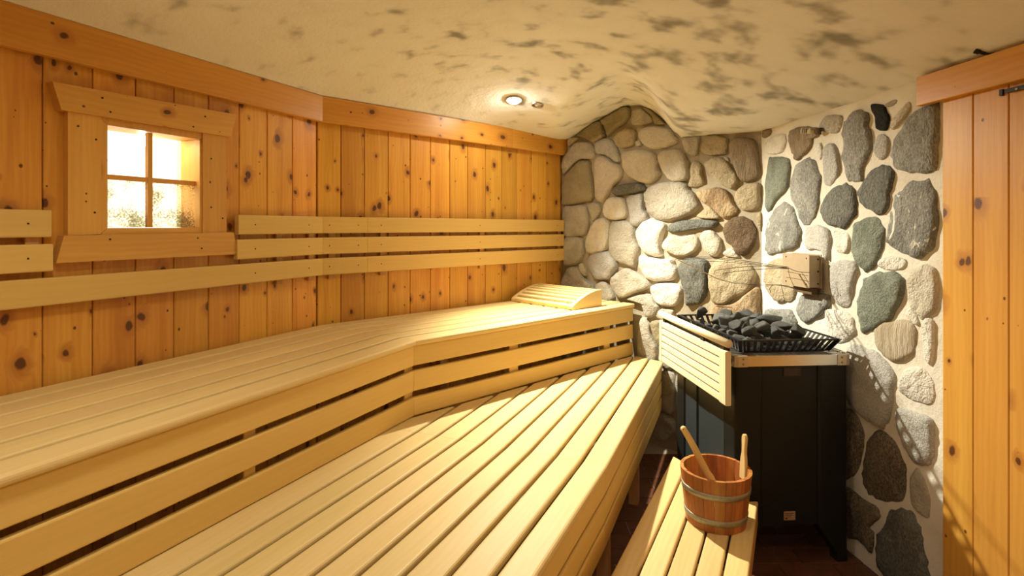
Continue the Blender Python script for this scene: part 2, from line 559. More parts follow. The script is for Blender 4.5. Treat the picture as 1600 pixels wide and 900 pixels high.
# ------------------------------------------------------------------ ceiling: shallow plastered vault with a lunette over the stone wall
ARCH_PX = [(882, 221), (890, 218), (905, 208), (925, 194), (943, 184), (963, 173), (980, 165), (1002, 165), (1020, 173), (1037, 187), (1052, 205), (1064, 213)]
arch = []
for px, py in ARCH_PX:
    q = lift(px, py, P1, d1)
    arch.append((float((q[:2] - P1) @ d1), q[2]))
arch_s = np.array([a for a, _ in arch]); arch_z = np.array([z for _, z in arch])
Z_LEFT, Z_RIGHT = 2.206, 2.069

def seg_dist(X, Y, a, b):
    dx, dy = b[0] - a[0], b[1] - a[1]
    L2 = dx * dx + dy * dy
    t = np.clip(((X - a[0]) * dx + (Y - a[1]) * dy) / L2, 0, 1)
    return np.hypot(X - a[0] - t * dx, Y - a[1] - t * dy)

def sstep(x):
    x = np.clip(x, 0, 1)
    return x * x * (3 - 2 * x)

def ceil_z(X, Y):
    X = np.asarray(X, float); Y = np.asarray(Y, float)
    dr = np.maximum(WR - (nR[0] * X + nR[1] * Y), 0)
    dl = np.maximum(np.minimum(WA - (nA[0] * X + nA[1] * Y), WB - (nB[0] * X + nB[1] * Y)), 0)
    db = np.minimum(seg_dist(X, Y, P1, Q), seg_dist(X, Y, Q, P2))
    t = dr / (dr + dl + 1e-6)
    main = Z_RIGHT + (Z_LEFT - Z_RIGHT) * t + 0.28 * np.sin(np.pi * t) ** 0.8 * sstep(db / 1.35)
    ax_ = -Q / np.linalg.norm(Q)                       # axis of the lunette runs out from the groin foot
    den = d1[0] * ax_[1] - d1[1] * ax_[0]
    rx, ry = X - P1[0], Y - P1[1]
    s = (rx * ax_[1] - ry * ax_[0]) / den
    dist = np.abs((d1[0] * ry - d1[1] * rx) / den)
    lun = np.interp(s, arch_s, arch_z, left=1.3, right=1.3) - 0.05 * np.clip(dist - 0.6, 0, 2)
    k = 0.03
    hh = np.clip(0.5 + 0.5 * (main - lun) / k, 0, 1)
    return lun * (1 - hh) + main * hh + k * hh * (1 - hh)

xs = np.linspace(-3.6, 2.2, 147)
ys = np.linspace(YB - 0.05, 5.3, 171)
GX, GY = np.meshgrid(xs, ys)
GZ = ceil_z(GX, GY)
nx, ny = len(xs), len(ys)
verts = [(float(GX[j, i]), float(GY[j, i]), float(GZ[j, i])) for j in range(ny) for i in range(nx)]
faces = [(j * nx + i, (j + 1) * nx + i, (j + 1) * nx + i + 1, j * nx + i + 1) for j in range(ny - 1) for i in range(nx - 1)]
ceiling = mk('ceiling', verts, faces, PLASTER, None, Matrix.Identity(4), True)
struct(ceiling, 'cream plaster vault with dark soot smudges', 'ceiling')

def ceil_hit(px, py):
    lo = 0.3
    for i in range(4000):
        z = 0.3 + i * 0.0015
        x = (px - CX) / F * z
        if H + (HZ - py) / F * z >= float(ceil_z(x, z)):
            break
    return x, z, float(ceil_z(x, z))

def ceil_n(x, y):
    e = 0.03
    gx = (float(ceil_z(x + e, y)) - float(ceil_z(x - e, y))) / (2 * e)
    gy = (float(ceil_z(x, y + e)) - float(ceil_z(x, y - e))) / (2 * e)
    return Vector((gx, gy, -1)).normalized()      # pointing down into the room

# ------------------------------------------------------------------ lamps
def spotlight(px_or_xy, label, glass, r=0.041, watts=0.0, cone=150, aim=None, soft=0.03, xy=False, blend=0.6, bulge=1.0):
    x, y = px_or_xy if xy else ceil_hit(*px_or_xy)[:2]
    z = float(ceil_z(x, y))
    nrm = ceil_n(x, y)
    M = frame((x, y, z), (1, 0, 0))
    Zx = nrm
    Xx = Vector((0, 1, 0)).cross(Zx).normalized()
    Yx = Zx.cross(Xx)
    M = Matrix((Xx, Yx, Zx)).transposed().to_4x4()
    M.translation = Vector((x, y, z))
    t = thing('ceiling_spotlight', label, 'lamp', (x, y, z), 'recessed ceiling spotlights')
    V, Fc = lathe([(r * 0.72, 0.004), (r * 0.75, 0.010), (r * 0.90, 0.013), (r, 0.009), (r * 1.04, -0.004)], 28)
    mk('ring', V, Fc, CHROME, t, M, True, world=False)
    V, Fc = lathe([(r * 0.74, 0.006), (r * 0.66, 0.001), (r * 0.64, -0.012)], 24)
    mk('reflector', V, Fc, DARKM, t, M, True, world=False)
    V, Fc = lathe([(r * 0.66, 0.001), (r * 0.6, 0.006 * bulge), (r * 0.4, 0.010 * bulge), (r * 0.15, 0.0115 * bulge), (0.0005, 0.012 * bulge)], 24)
    mk('bulb', V, Fc, glass, t, M, True, world=False)
    if watts:
        ld = bpy.data.lights.new('spot_beam', 'SPOT')
        ld.energy = watts
        ld.color = LIGHT
        ld.spot_size = math.radians(cone)
        ld.spot_blend = blend
        ld.shadow_soft_size = soft
        lo = bpy.data.objects.new('spot_beam', ld)
        p = Vector((x, y, z)) + nrm * 0.06
        dv = (Vector(aim) - p) if aim else nrm
        R = dv.to_track_quat('-Z', 'Y').to_matrix().to_4x4()
        R.translation = p
        link(lo, t, R)
    return t

spotlight((803, 155), 'lit ceiling spotlight glaring white near the timber wall', LAMPON, 0.060, MAIN_W, 106, aim=(0.88, 2.90, 0.65), soft=0.022, blend=1.0, bulge=2.6)
spotlight((840, 163), 'small unlit ceiling spotlight right of the glaring one', LAMPOFF, 0.040)
spotlight((-0.75, 0.95), 'unseen ceiling fill spotlight above the upper bench, nearest the window', LAMPF, 0.041, FILL_W * 1.45, 170, soft=0.12, xy=True, blend=1.0)  # this and the next two: unseen fill lamps, modelled as ceiling fixtures
spotlight((0.55, 0.75), 'unseen ceiling fill spotlight above the low step', LAMPF, 0.041, FILL_W * 0.45, 170, soft=0.12, xy=True, blend=1.0)
spotlight((-0.25, -0.55), 'unseen ceiling fill spotlight at the rear of the room', LAMPF, 0.041, FILL_W, 170, soft=0.12, xy=True, blend=1.0)

# ------------------------------------------------------------------ floor with terracotta tiles
fv = [(-3.6, YB - 0.05, 0), (2.2, YB - 0.05, 0), (2.2, 5.3, 0), (-3.6, 5.3, 0)]
floor = mk('floor', [(x, y, -0.006) for x, y, _ in fv] + [(x, y, -0.06) for x, y, _ in fv],
           [(0, 1, 2, 3), (7, 6, 5, 4), (0, 4, 5, 1), (1, 5, 6, 2), (2, 6, 7, 3), (3, 7, 4, 0)], GROUT)
struct(floor, 'dark red terracotta tile floor in running bond', 'floor')
TL, TD, GJ = 0.2405, 0.1205, 0.005
prof = rrect(-TD / 2 + GJ / 2, TD / 2 - GJ / 2, -0.008, 0.0, 0.002, 1, (0, 0, 1, 1))
tv = [(-TL / 2 + GJ / 2, a, b) for a, b in prof] + [(TL / 2 - GJ / 2, a, b) for a, b in prof]
tme = bpy.data.meshes.new('tile'); tme.from_pydata(tv, [], prism_faces(len(prof))); tme.materials.append(TILE)
nt_ = 0
for r in range(-8, 12):
    y = 2.544 + r * TD
    for c_ in range(-6, 4):
        x = 1.302 + TL / 2 + c_ * TL + (TL / 2 if r % 2 else 0)
        if x < 0.15 or nR[0] * (x - TL * 0.5) + nR[1] * y > WR or y > 3.7:
            continue
        o = bpy.data.objects.new('tile', tme)
        link(o, floor, Matrix.Translation(Vector((x, y, random.uniform(-0.0006, 0.0006)))) @ Matrix.Rotation(random.uniform(-0.004, 0.004), 4, 'Z'))
        nt_ += 1

# ------------------------------------------------------------------ left timber wall
def wall_slab(name, a, b, z0, z1, th, mat, out):
    a, b, out = np.array(a), np.array(b), np.array(out)
    v = []
    for z in (z0, z1):
        for p in (a, b, b + out * th, a + out * th):
            v.append((p[0], p[1], z))
    return mk(name, v, [(0, 1, 2, 3), (7, 6, 5, 4), (0, 4, 5, 1), (1, 5, 6, 2), (2, 6, 7, 3), (3, 7, 4, 0)], mat)

def tA(px, off=0.0):
    """distance along wall A of pixel column px, on the plane 'off' in front of the wall"""
    g = ray_line(px, nA * (WA - off), dA)
    return float(g @ dA)
def zA(px, py, off=0.0):
    g = ray_line(px, nA * (WA - off), dA)
    return H + (HZ - py) * g[1] / F
tKA = float(KW @ dA); tA0 = float(A0 @ dA)
tKB = float(KW @ dB); tP1 = float(P1 @ dB)
def tB(px, off=0.0):
    g = ray_line(px, nB * (WB - off), dB)
    return float(g @ dB)

# window opening
WO = 0.0
w_t0, w_t1 = tA(161, 0.02), tA(313, 0.02)
w_z0 = 0.5 * (zA(165, 357, 0.0) + zA(309, 357, 0.0))
w_z1 = 0.5 * (zA(165, 196, 0.0) + zA(309, 214, 0.0))

wall_left = bpy.data.objects.new('wall_left', None); link(wall_left, None, Matrix.Translation(Vector((pA[0], pA[1], 0))))
struct(wall_left, 'knotty pine board wall behind the benches', 'wall')
def backing(n, d, W, t0, t1, z0, z1):
    a = n * (W + 0.021) + d * t0; b = n * (W + 0.021) + d * t1
    v = []
    for z in (z0, z1):
        for p in (a, b, b + n * 0.03, a + n * 0.03):
            v.append((p[0], p[1], z))
    return mk('backing_panel', v, [(0, 1, 2, 3), (7, 6, 5, 4), (0, 4, 5, 1), (1, 5, 6, 2), (2, 6, 7, 3), (3, 7, 4, 0)], POST, wall_left)
ZT = 2.21
for a_, b_, c_, e_ in ((tA0, w_t0, 0, ZT), (w_t1, tKA + 0.02, 0, ZT), (w_t0, w_t1, 0, w_z0), (w_t0, w_t1, w_z1, ZT)):
    backing(nA, dA, WA, a_, b_, c_, e_)
backing(nB, dB, WB, tKB, tP1 + 0.02, 0, ZT)

def plank(n, d, W, t0, t1, z0, z1, parent, mat=PINE, th=0.02, gap=0.0035):
    p = rrect(t0 + gap / 2, t1 - gap / 2, 0, th, 0.004, 2, (0, 0, 1, 1))     # b axis = towards the room
    v = []
    for z in (z0, z1):
        for (t, o) in p:
            q = d * t + n * (W + 0.02 - o)
            v.append((q[0], q[1], z))
    c = d * ((t0 + t1) / 2) + n * W
    return mk('plank', v, prism_faces(len(p)), mat, parent, frame((c[0], c[1], (z0 + z1) / 2), (0, 0, 1), (n[0], n[1], 0)))

bA = [67, 145, 212, 272, 326, 374, 417.5, 457, 494.5]
tb = [tA(x) for x in bA]
first = tb[0]
while first > tA0 + 0.1:
    first -= 0.142
    tb.insert(0, first)
tb.append(tKA)
for a_, b_ in zip(tb[:-1], tb[1:]):
    if b_ - a_ < 0.015:
        continue
    if b_ > w_t0 + 0.005 and a_ < w_t1 - 0.005:
        plank(nA, dA, WA, a_, b_, 0.02, w_z0 - 0.004, wall_left)
        plank(nA, dA, WA, a_, b_, w_z1 + 0.004, ZT, wall_left)
    else:
        plank(nA, dA, WA, a_, b_, 0.02, ZT, wall_left)
bB = [532.7, 569.5, 606.5, 641, 672.7, 703, 731, 758.5, 784, 808, 831, 853.5, 876]
tbb = [tKB] + [tB(x) for x in bB]
for a_, b_ in zip(tbb[:-1], tbb[1:]):
    if b_ - a_ > 0.02:
        plank(nB, dB, WB, a_, b_, 0.02, ZT, wall_left)

# bisector cut at the kink
mAB = (nA + nB) / np.linalg.norm(nA + nB)
kink_cut = (KW, mAB)
rear_cut = (np.array([0, YB + 0.03]), np.array([1.0, 0]))

# cornice board under the vault
CZ0, CZ1 = 2.082, 2.226
trim_1 = bpy.data.objects.new('trim_1', None); link(trim_1, None, Matrix.Translation(Vector((pA[0], pA[1], CZ0))))
struct(trim_1, 'orange pine cornice board along the top of the timber wall', 'trim')
slat('cornice_board', trim_1, PINE_T, nA, dA, WA - 0.045, WA - 0.012, CZ0, CZ1, rear_cut, kink_cut, 0.004)
jB = (nB * WB + dB * tB(800, 0.04), nB)
slat('cornice_board', trim_1, PINE_T, nB, dB, WB - 0.045, WB - 0.012, CZ0, CZ1, kink_cut, jB, 0.004)
slat('cornice_board', trim_1, PINE_T, nB, dB, WB - 0.045, WB - 0.012, CZ0, CZ1, (jB[0] + dB * 0.0015, nB), (nB * WB + dB * (tP1 - 0.01), nB), 0.004)

# rear wall behind the camera and the right-hand pine panelling
wall_rear = wall_slab('wall_rear', (A0[0] - 0.1, YB), (R0[0] + 0.1, YB), 0, 2.4, 0.04, PINE, (0, -1))
struct(wall_rear, 'pine board wall at the near end of the room', 'wall')

def tR(px, off=0.0):
    g = ray_line(px, nR * (WR - off), dR)
    return float(g @ dR)
tR_edge = tR(1473, 0.02)
tR0 = float(R0 @ dR); tRc = float(P2 @ dR)
wall_entrance = bpy.data.objects.new('wall_entrance', None)
link(wall_entrance, None, Matrix.Translation(Vector((R0[0], R0[1], 0))))
struct(wall_entrance, 'orange knotty pine panelling right of the stone wall', 'wall')
bR = [1473, 1521, 1577, 1640]
tb = [tR(x, 0.02) for x in bR]
while tb[-1] > tR0 + 0.12:
    tb.append(tb[-1] - 0.15)
tb[-1] = tR0
def plankR(t0, t1, z0, z1, k):
    gap = 0.003
    p = rrect(t1 + gap / 2, t0 - gap / 2, 0, 0.022, 0.003, 2, (0, 0, 1, 1))
    v = []
    for z in (z0, z1):
        for (t, o) in p:
            q = dR * t + nR * (WR + 0.0 - o)
            v.append((q[0], q[1], z))
    c = dR * ((t0 + t1) / 2) + nR * (WR - 0.01)
    mk('plank', v, prism_faces(len(p)), PINE_R, wall_entrance, frame((c[0], c[1], (z0 + z1) / 2), (0, 0, 1), (nR[0], nR[1], 0)))
PINE_R = wood('pine_panelling', (0.71, 0.375, 0.07), (0.54, 0.23, 0.034), knots=0.30, grain=0.8, rough=0.4, var=0.06)
for k, (a_, b_) in enumerate(zip(tb[:-1], tb[1:])):
    plankR(a_, b_, 0.0, 2.055, k)
trim_2 = bpy.data.objects.new('trim_2', None); link(trim_2, None, Matrix.Translation(Vector((R0[0], R0[1], 1.76))))
struct(trim_2, 'orange pine cornice board above the right panelling', 'trim')
nRl = -nR
t_end = tR(1433, 0.05)
cz0 = H + (HZ - 165) * float((ray_line(1437, nR * (WR - 0.05), dR))[1]) / F
cz1 = H + (HZ - 122) * float((ray_line(1430, nR * (WR - 0.05), dR))[1]) / F
ep = nR * WR + dR * t_end
slat('cornice_board', trim_2, PINE_T, nRl, dR, -WR + 0.022, -WR + 0.052, cz0, cz1, rear_cut, (ep, nR), 0.003)

# ------------------------------------------------------------------ stone walls
def mortar_wall(name, a, b, z1f, mat, outn, label, seed=0, thick=0.05):
    """gently uneven mortar surface between plan points a,b; back faces added for thickness"""
    a, b = np.array(a, float), np.array(b, float)
    L = np.linalg.norm(b - a); d = (b - a) / L
    nu, nv = max(8, int(L / 0.04)), 52
    V, Fc = [], []
    for j in range(nv + 1):
        for i in range(nu + 1):
            s = L * i / nu
            p = a + d * s
            z = -0.01 + (z1f(s) + 0.01) * j / nv
            nz = mnoise.noise(Vector((s * 5 + seed, z * 5, 0.0))) * 0.008
            if i in (0, nu):
                nz = 0
            q = p + outn * nz
            V.append((q[0], q[1], z))
    for j in range(nv):
        for i in range(nu):
            Fc.append((j * (nu + 1) + i, j * (nu + 1) + i + 1, (j + 1) * (nu + 1) + i + 1, (j + 1) * (nu + 1) + i))
    base = len(V)
    for j in (0, nv):
        for i in (0, nu):
            v = V[j * (nu + 1) + i]
            V.append((v[0] + outn[0] * thick, v[1] + outn[1] * thick, v[2]))
    Fc.append((base, base + 2, base + 3, base + 1))
    o = mk(name, V, Fc, mat, None, Matrix.Identity(4), True)
    struct(o, label, 'wall')
    return o

n1 = np.array([d1[1], -d1[0]]); n1 = n1 if n1 @ (P1) > 0 else -n1
n1 = n1 if (n1 @ (g1)) > 0 else -n1
L1 = float(np.linalg.norm(Q - P1)); L2 = float(np.linalg.norm(P2 - Q))
n2 = np.array([d2[1], -d2[0]]); n2 = n2 if n2 @ Q > 0 else -n2
wall_back = mortar_wall('wall_back', P1 - d1 * 0.03, Q, lambda s: float(np.interp(s, arch_s, arch_z)) + 0.03, MORTAR_B, n1, 'rounded fieldstone wall in beige mortar beneath the arch')
wall_corner = mortar_wall('wall_corner', Q, P2, lambda s: 2.16, MORTAR_B, n2, 'tan fieldstone wall strip behind the heater', 5)
pRe = nR * WR + dR * (tR_edge - 0.01)
wall_right = mortar_wall('wall_right', P2, pRe, lambda s: 2.11, MORTAR_W, nR, 'grey fieldstone wall in white mortar beside the heater', 9)

ORI = {'R1': (870, 150), 'R2': (1030, 150), 'R3': (870, 280), 'R4': (1030, 280), 'R5': (870, 400), 'R6': (1030, 400),
       'S7': (1180, 130), 'S8': (1300, 130), 'T1': (1180, 260), 'T2': (1300, 260), 'T3': (1180, 390), 'T4': (1300, 390),
       'T5': (1300, 520), 'T6': (1300, 640), 'T7': (1300, 750)}
STONES = [
 # first face and heater strip
 ('R1','c',[(120,405),(200,385),(205,410),(140,470),(118,460)]),
 ('R1','o',[(205,362),(330,276),(425,230),(445,300),(470,375),(440,400),(370,440),(290,400),(215,378)]),
 ('R1','o',[(432,222),(560,156),(650,102),(690,115),(695,190),(640,260),(560,320),(500,380),(480,360),(465,300),(440,260)]),
 ('R1','b',[(740,130),(800,112),(850,150),(915,215),(890,260),(740,278),(715,240),(720,170)]),
 ('R1','o',[(805,102),(870,118),(950,175),(1005,235),(1020,265),(950,275),(925,205),(865,150)]),
 ('R1','t',[(555,400),(600,330),(690,300),(745,330),(755,400),(730,460),(650,495),(590,480),(565,440)]),
 ('R1','c',[(790,370),(840,295),(950,285),(1060,305),(1090,350),(1135,400),(1120,450),(1040,485),(940,505),(860,480),(810,440)]),
 ('R1','c',[(755,430),(790,415),(800,465),(760,470)]),
 ('R1','b',[(80,600),(140,500),(210,435),(300,430),(350,470),(370,550),(330,592),(250,595),(180,642),(90,735),(65,700)]),
 ('R1','l',[(375,490),(400,420),(470,395),(540,425),(580,490),(605,560),(605,622),(560,615),(480,558),(400,545)]),
 ('R1','p',[(380,620),(420,565),(480,575),(560,630),(615,660),(620,750),(570,820),(500,910),(450,980),(420,995),(380,960),(370,800)]),
 ('R1','o',[(70,830),(95,755),(180,658),(250,608),(320,615),(330,700),(355,800),(358,900),(345,970),(300,990),(75,1028),(64,950)]),
 ('R1','c',[(620,560),(640,525),(720,510),(840,510),(920,540),(960,590),(970,690),(985,720),(950,780),(880,820),(790,810),(700,760),(640,690),(625,640)]),
 ('R2','c',[(5,540),(110,505),(210,515),(260,580),(280,680),(285,770),(230,800),(130,800),(60,720),(20,640)]),
 ('R2','b',[(225,405),(290,380),(385,380),(388,430),(370,520),(350,555),(290,555),(240,480)]),
 ('R2','t',[(400,470),(440,405),(510,365),(590,385),(652,412),(650,500),(620,548),(510,560),(450,556),(400,520)]),
 ('R2','m',[(667,430),(720,390),(840,390),(905,430),(930,530),(945,650),(952,750),(860,798),(780,798),(740,720),(690,600),(667,520)]),
 ('R2','t',[(430,640),(480,590),(560,572),(640,612),(700,682),(745,770),(735,840),(700,880),(620,850),(530,780),(470,720)]),
 ('R2','t',[(310,650),(340,610),(400,640),(410,740),(430,820),(340,860),(280,840),(310,760)]),
 ('R2','c',[(610,570),(645,578),(658,618),(622,596)]),
 ('R3','d',[(535,110),(600,55),(700,35),(800,40),(850,80),(830,110),(700,140),(600,155),(550,150)]),
 ('R3','w',[(445,260),(490,190),(560,165),(640,180),(665,250),(670,340),(600,385),(510,375),(460,330)]),
 ('R3','l',[(670,170),(740,145),(810,140),(828,200),(830,280),(865,350),(830,400),(750,442),(710,420),(700,340),(680,260)]),
 ('R3','b',[(300,230),(390,220),(425,270),(415,320),(360,393),(335,360),(315,280)]),
 ('R3','b',[(75,270),(150,250),(270,240),(300,300),(318,400),(300,480),(250,525),(80,530)]),
 ('R3','b',[(80,548),(180,542),(255,552),(270,620),(265,720),(200,790),(130,805),(85,780)]),
 ('R3','w',[(285,590),(320,500),(370,400),(430,362),(490,382),(512,450),(503,580),(470,660),(400,690),(330,700),(290,660)]),
 ('R3','b',[(522,420),(560,392),(690,395),(740,450),(750,560),(788,650),(760,760),(745,825),(650,798),(580,768),(512,670),(512,560)]),
 ('R3','w',[(757,490),(800,420),(890,367),(960,390),(1035,430),(1000,540),(988,640),(995,718),(930,725),(840,690),(800,640),(770,560)]),
 ('R3','b',[(840,200),(850,110),(900,60),(1000,30),(1100,22),(1200,32),(1260,100),(1330,200),(1345,250),(1300,310),(1160,372),(1060,392),(960,378),(890,338),(850,280)]),
 ('R5','l',[(290,40),(340,-20),(480,-48),(535,-8),(583,80),(545,160),(500,215),(430,220),(370,208),(310,120)]),
 ('R5','w',[(792,80),(800,-15),(860,5),(1000,28),(1080,22),(1120,90),(1140,170),(1090,230),(1000,238),(900,228),(840,190),(810,140)]),
 ('R4','d',[(80,470),(120,420),(220,388),(400,378),(530,388),(558,420),(530,452),(400,462),(250,488),(130,498)]),
 ('R4','c',[(40,610),(80,550),(130,522),(200,542),(260,532),(330,517),(370,550),(388,610),(350,670),(280,710),(190,725),(110,690),(60,660)]),
 ('R4','c',[(392,530),(440,480),(500,480),(550,520),(588,580),(578,680),(520,728),(450,690),(420,610)]),
 ('R4','n',[(615,440),(680,370),(770,345),(850,370),(910,440),(920,530),(890,620),(850,690),(800,715),(750,700),(700,640),(640,590),(615,520)]),
 ('R4','t',[(710,180),(750,90),(850,40),(945,42),(955,150),(945,250),(880,298),(800,300),(740,240)]),
 ('R4','r',[(360,130),(400,100),(490,90),(560,80),(650,120),(700,220),(748,290),(730,330),(660,368),(600,368),(520,290),(440,230),(380,180)]),
 ('R4','t',[(390,310),(480,260),(560,330),(585,372),(430,370),(352,350)]),
 ('R4','t',[(920,340),(955,310),(965,390),(955,490),(930,440)]),
 ('R4','c',[(605,690),(680,645),(735,690),(755,735),(640,725)]),
 ('R6','t',[(490,120),(540,40),(640,20),(800,45),(880,100),(910,200),(860,310),(800,365),(720,385),(650,440),(570,455),(510,430),(480,330),(470,220)]),
 ('R6','d',[(190,80),(260,20),(340,10),(440,40),(468,100),(463,250),(448,370),(400,440),(320,460),(270,470),(250,380),(220,260),(190,160)]),
 ('R5','w',[(890,300),(950,255),(1050,245),(1150,265),(1180,340),(1160,430),(1090,475),(1000,460),(930,410)]),
 ('R5','b',[(520,220),(580,152),(640,112),(700,122),(790,172),(860,222),(893,270),(840,320),(740,350),(660,393),(600,388),(560,340),(520,270)]),
 ('R5','b',[(375,290),(420,242),(480,242),(516,300),(556,378),(520,430),(400,430)]),
 ('R5','b',[(60,240),(90,142),(150,98),(210,112),(270,202),(350,262),(362,300),(360,380),(70,380)]),
 ('R5','c',[(222,80),(250,67),(288,120),(293,178),(275,183),(235,140)]),
 ('R5','b',[(680,402),(800,358),(880,354),(930,432),(978,480),(930,560),(860,573),(820,480),(790,420)]),
 ('R5','b',[(790,612),(880,610),(900,720),(945,830),(955,890),(940,1010),(790,1000)]),
 ('R5','o',[(893,620),(960,602),(988,640),(1000,800),(962,850),(922,730)]),
 ('R5','c',[(940,560),(985,495),(1050,490),(1110,520),(1060,610),(990,600)]),
 ('R6','r',[(505,472),(600,464),(720,436),(850,340),(940,290),(945,470),(935,700),(500,700)]),
 ('R6','b',[(40,850),(150,820),(165,1000),(150,1060),(60,1060),(20,980)]),
 ('R6','b',[(10,1090),(150,1080),(160,1300),(140,1480),(40,1430),(0,1250)]),
 ('R6','l',[(-30,1480),(30,1450),(140,1520),(150,1640),(60,1720),(-40,1700)]),
 ('R5','o',[(985,700),(1080,660),(1170,700),(1150,860),(1020,880)]),
 ('R6','b',[(180,1100),(420,1060),(520,1200),(420,1420),(220,1400)]),
 # right wall in white mortar
 ('S7','m',[(72,470),(90,440),(150,440),(148,480),(100,512),(74,505)]),
 ('S7','w',[(90,600),(120,540),(190,490),(270,470),(300,510),(290,600),(240,660),(150,670),(100,640)]),
 ('S7','m',[(330,470),(380,425),(440,405),(500,405),(600,425),(620,460),(600,500),(545,520),(540,570),(500,650),(440,690),(390,730),(370,680),(345,600),(325,540)]),
 ('S7','w',[(570,590),(620,560),(640,640),(620,720),(590,690)]),
 ('S7','b',[(620,390),(690,305),(780,300),(828,315),(823,380),(790,460),(720,470),(640,450)]),
 ('S7','l',[(650,620),(700,555),(750,570),(790,680),(805,800),(800,840),(760,910),(690,975),(650,930),(645,760)]),
 ('S7','g',[(840,600),(830,480),(860,360),(930,280),(1000,250),(1060,280),(1075,340),(1062,420),(1095,460),(1100,600),(1060,720),(1020,800),(1010,880),(1000,920),(900,925),(870,870),(840,760),(820,680)]),
 ('T1','e',[(110,130),(140,-60),(180,-80),(290,-80),(330,-40),(312,130),(300,210),(200,320),(140,425),(107,400),(105,250)]),
 ('T1','g',[(345,250),(350,130),(370,60),(430,-40),(510,-75),(570,-40),(620,60),(625,180),(600,330),(560,470),(480,550),(430,490),(400,400),(370,330)]),
 ('T1','v',[(110,640),(115,560),(160,450),(220,370),(300,335),(360,380),(400,470),(430,580),(430,680),(410,750),(300,790),(160,835),(110,790)]),
 ('T1','d',[(640,370),(680,270),(760,190),(850,165),(920,200),(950,300),(955,420),(920,500),(850,585),(780,560),(720,560),(660,510),(635,430)]),
 ('T1','l',[(480,600),(520,560),(620,550),(690,600),(720,690),(712,800),(700,890),(640,800),(560,780),(480,770)]),
 ('T1','w',[(740,620),(800,600),(880,630),(900,740),(880,800),(840,820),(760,780)]),
 ('T2','d',[(260,220),(330,100),(420,10),(500,-10),(560,10),(595,80),(570,180),(550,260),(540,390),(470,460),(400,420),(300,370),(260,290)]),
 ('T2','e',[(210,740),(220,620),(240,530),(330,480),(400,480),(480,530),(500,620),(490,720),(440,850),(400,950),(320,985),(260,930),(210,830)]),
 ('T2','v',[(545,660),(560,500),(590,320),(640,220),(720,160),(840,125),(930,150),(980,230),(985,380),(995,520),(970,700),(920,800),(800,860),(700,820),(590,770),(550,720)]),
 ('S8','k',[(375,210),(400,195),(490,210),(520,270),(540,340),(520,430),(460,445),(425,400),(410,320),(380,260)]),
 ('S8','l',[(400,580),(430,500),(480,480),(530,520),(540,600),(520,690),(470,725),(420,680)]),
 ('S8','c',[(555,420),(590,330),(680,230),(730,170),(750,210),(720,290),(640,380),(580,435)]),
 ('S8','g',[(570,680),(590,570),(640,460),(720,340),(850,225),(995,190),(1005,400),(998,600),(1000,800),(960,840),(870,845),(740,840),(620,800),(580,740)]),
 ('S8','b',[(505,210),(560,165),(610,155),(600,190),(540,225)]),
 ('T3','t',[(105,300),(105,180),(160,110),(250,80),(310,130),(380,330),(400,390),(360,480),(300,490),(230,495),(160,430),(120,370)]),
 ('T3','l',[(705,150),(760,110),(840,95),(920,110),(970,170),(940,280),(920,380),(910,490),(870,545),(780,510),(720,400),(705,280)]),
 ('T3','g',[(410,500),(450,430),(560,400),(680,420),(710,480),(680,560),(600,630),(490,690),(430,640),(400,570)]),
 ('T3','g',[(90,600),(130,555),(200,560),(330,560),(370,620),(390,700),(300,720),(100,660)]),
 ('T4','e',[(250,600),(260,480),(300,330),(340,260),(450,215),(560,205),(640,240),(685,290),(680,420),(600,580),(560,670),(440,720),(310,780),(270,720)]),
 ('T4','w',[(440,120),(500,70),(600,65),(690,100),(690,170),(600,195),(480,180)]),
 ('T4','c',[(720,300),(740,210),(850,150),(960,150),(1000,240),(1000,450),(980,560),(900,650),(820,635),(760,550),(720,420)]),
 ('T4','w',[(690,560),(740,540),(820,660),(810,710),(730,650)]),
 ('T4','w',[(-60,560),(60,570),(170,590),(220,690),(230,780),(110,880),(20,860),(-40,760)]),
 ('T5','s',[(410,60),(420,-60),(560,-110),(700,-120),(790,-60),(800,100),(770,210),(620,270),(530,250),(450,160)]),
 ('T5','w',[(860,120),(850,0),(880,-120),(960,-130),(970,60),(950,290),(890,260)]),
 ('T5','w',[(680,380),(760,320),(860,330),(930,400),(970,520),(940,670),(800,640),(690,590),(650,500)]),
 ('T5','l',[(145,180),(190,100),(330,140),(470,230),(600,400),(590,520),(560,700),(540,800),(480,890),(400,850),(250,750),(160,620),(130,500),(130,300)]),
 ('T6','l',[(610,60),(640,-20),(720,0),(880,60),(960,130),(955,300),(940,480),(880,525),(790,500),(720,400),(640,230)]),
 ('T6','j',[(40,30),(180,10),(250,90),(300,200),(300,350),(270,500),(210,620),(120,660),(40,600)]),
 ('T6','j',[(290,600),(320,440),(370,250),(420,200),(500,220),(590,310),(660,440),(700,560),(700,720),(650,840),(520,860),(380,830),(310,730)]),
 ('T6','b',[(750,700),(770,590),(820,560),(880,660),(930,800),(920,950),(900,1010),(830,970),(770,880)]),
 ('T7','j',[(40,90),(170,75),(260,130),(350,200),(440,260),(465,340),(400,400),(360,450),(400,500),(380,660),(330,650),(240,560),(60,480)]),
 ('T7','d',[(430,640),(440,510),(520,390),(560,275),(700,280),(780,340),(850,500),(870,640),(900,820),(900,960),(600,1010),(450,820)]),
]

def closed_spline(P, n):
    out = []
    m = len(P)
    for i in range(m):
        a, b, c, d = P[(i - 1) % m], P[i], P[(i + 1) % m], P[(i + 2) % m]
        for k in range(n):
            t = k / n
            out.append(0.5 * ((2 * b) + (c - a) * t + (2 * a - 5 * b + 4 * c - d) * t * t + (3 * b - a - 3 * c + d) * t ** 3))
    return out

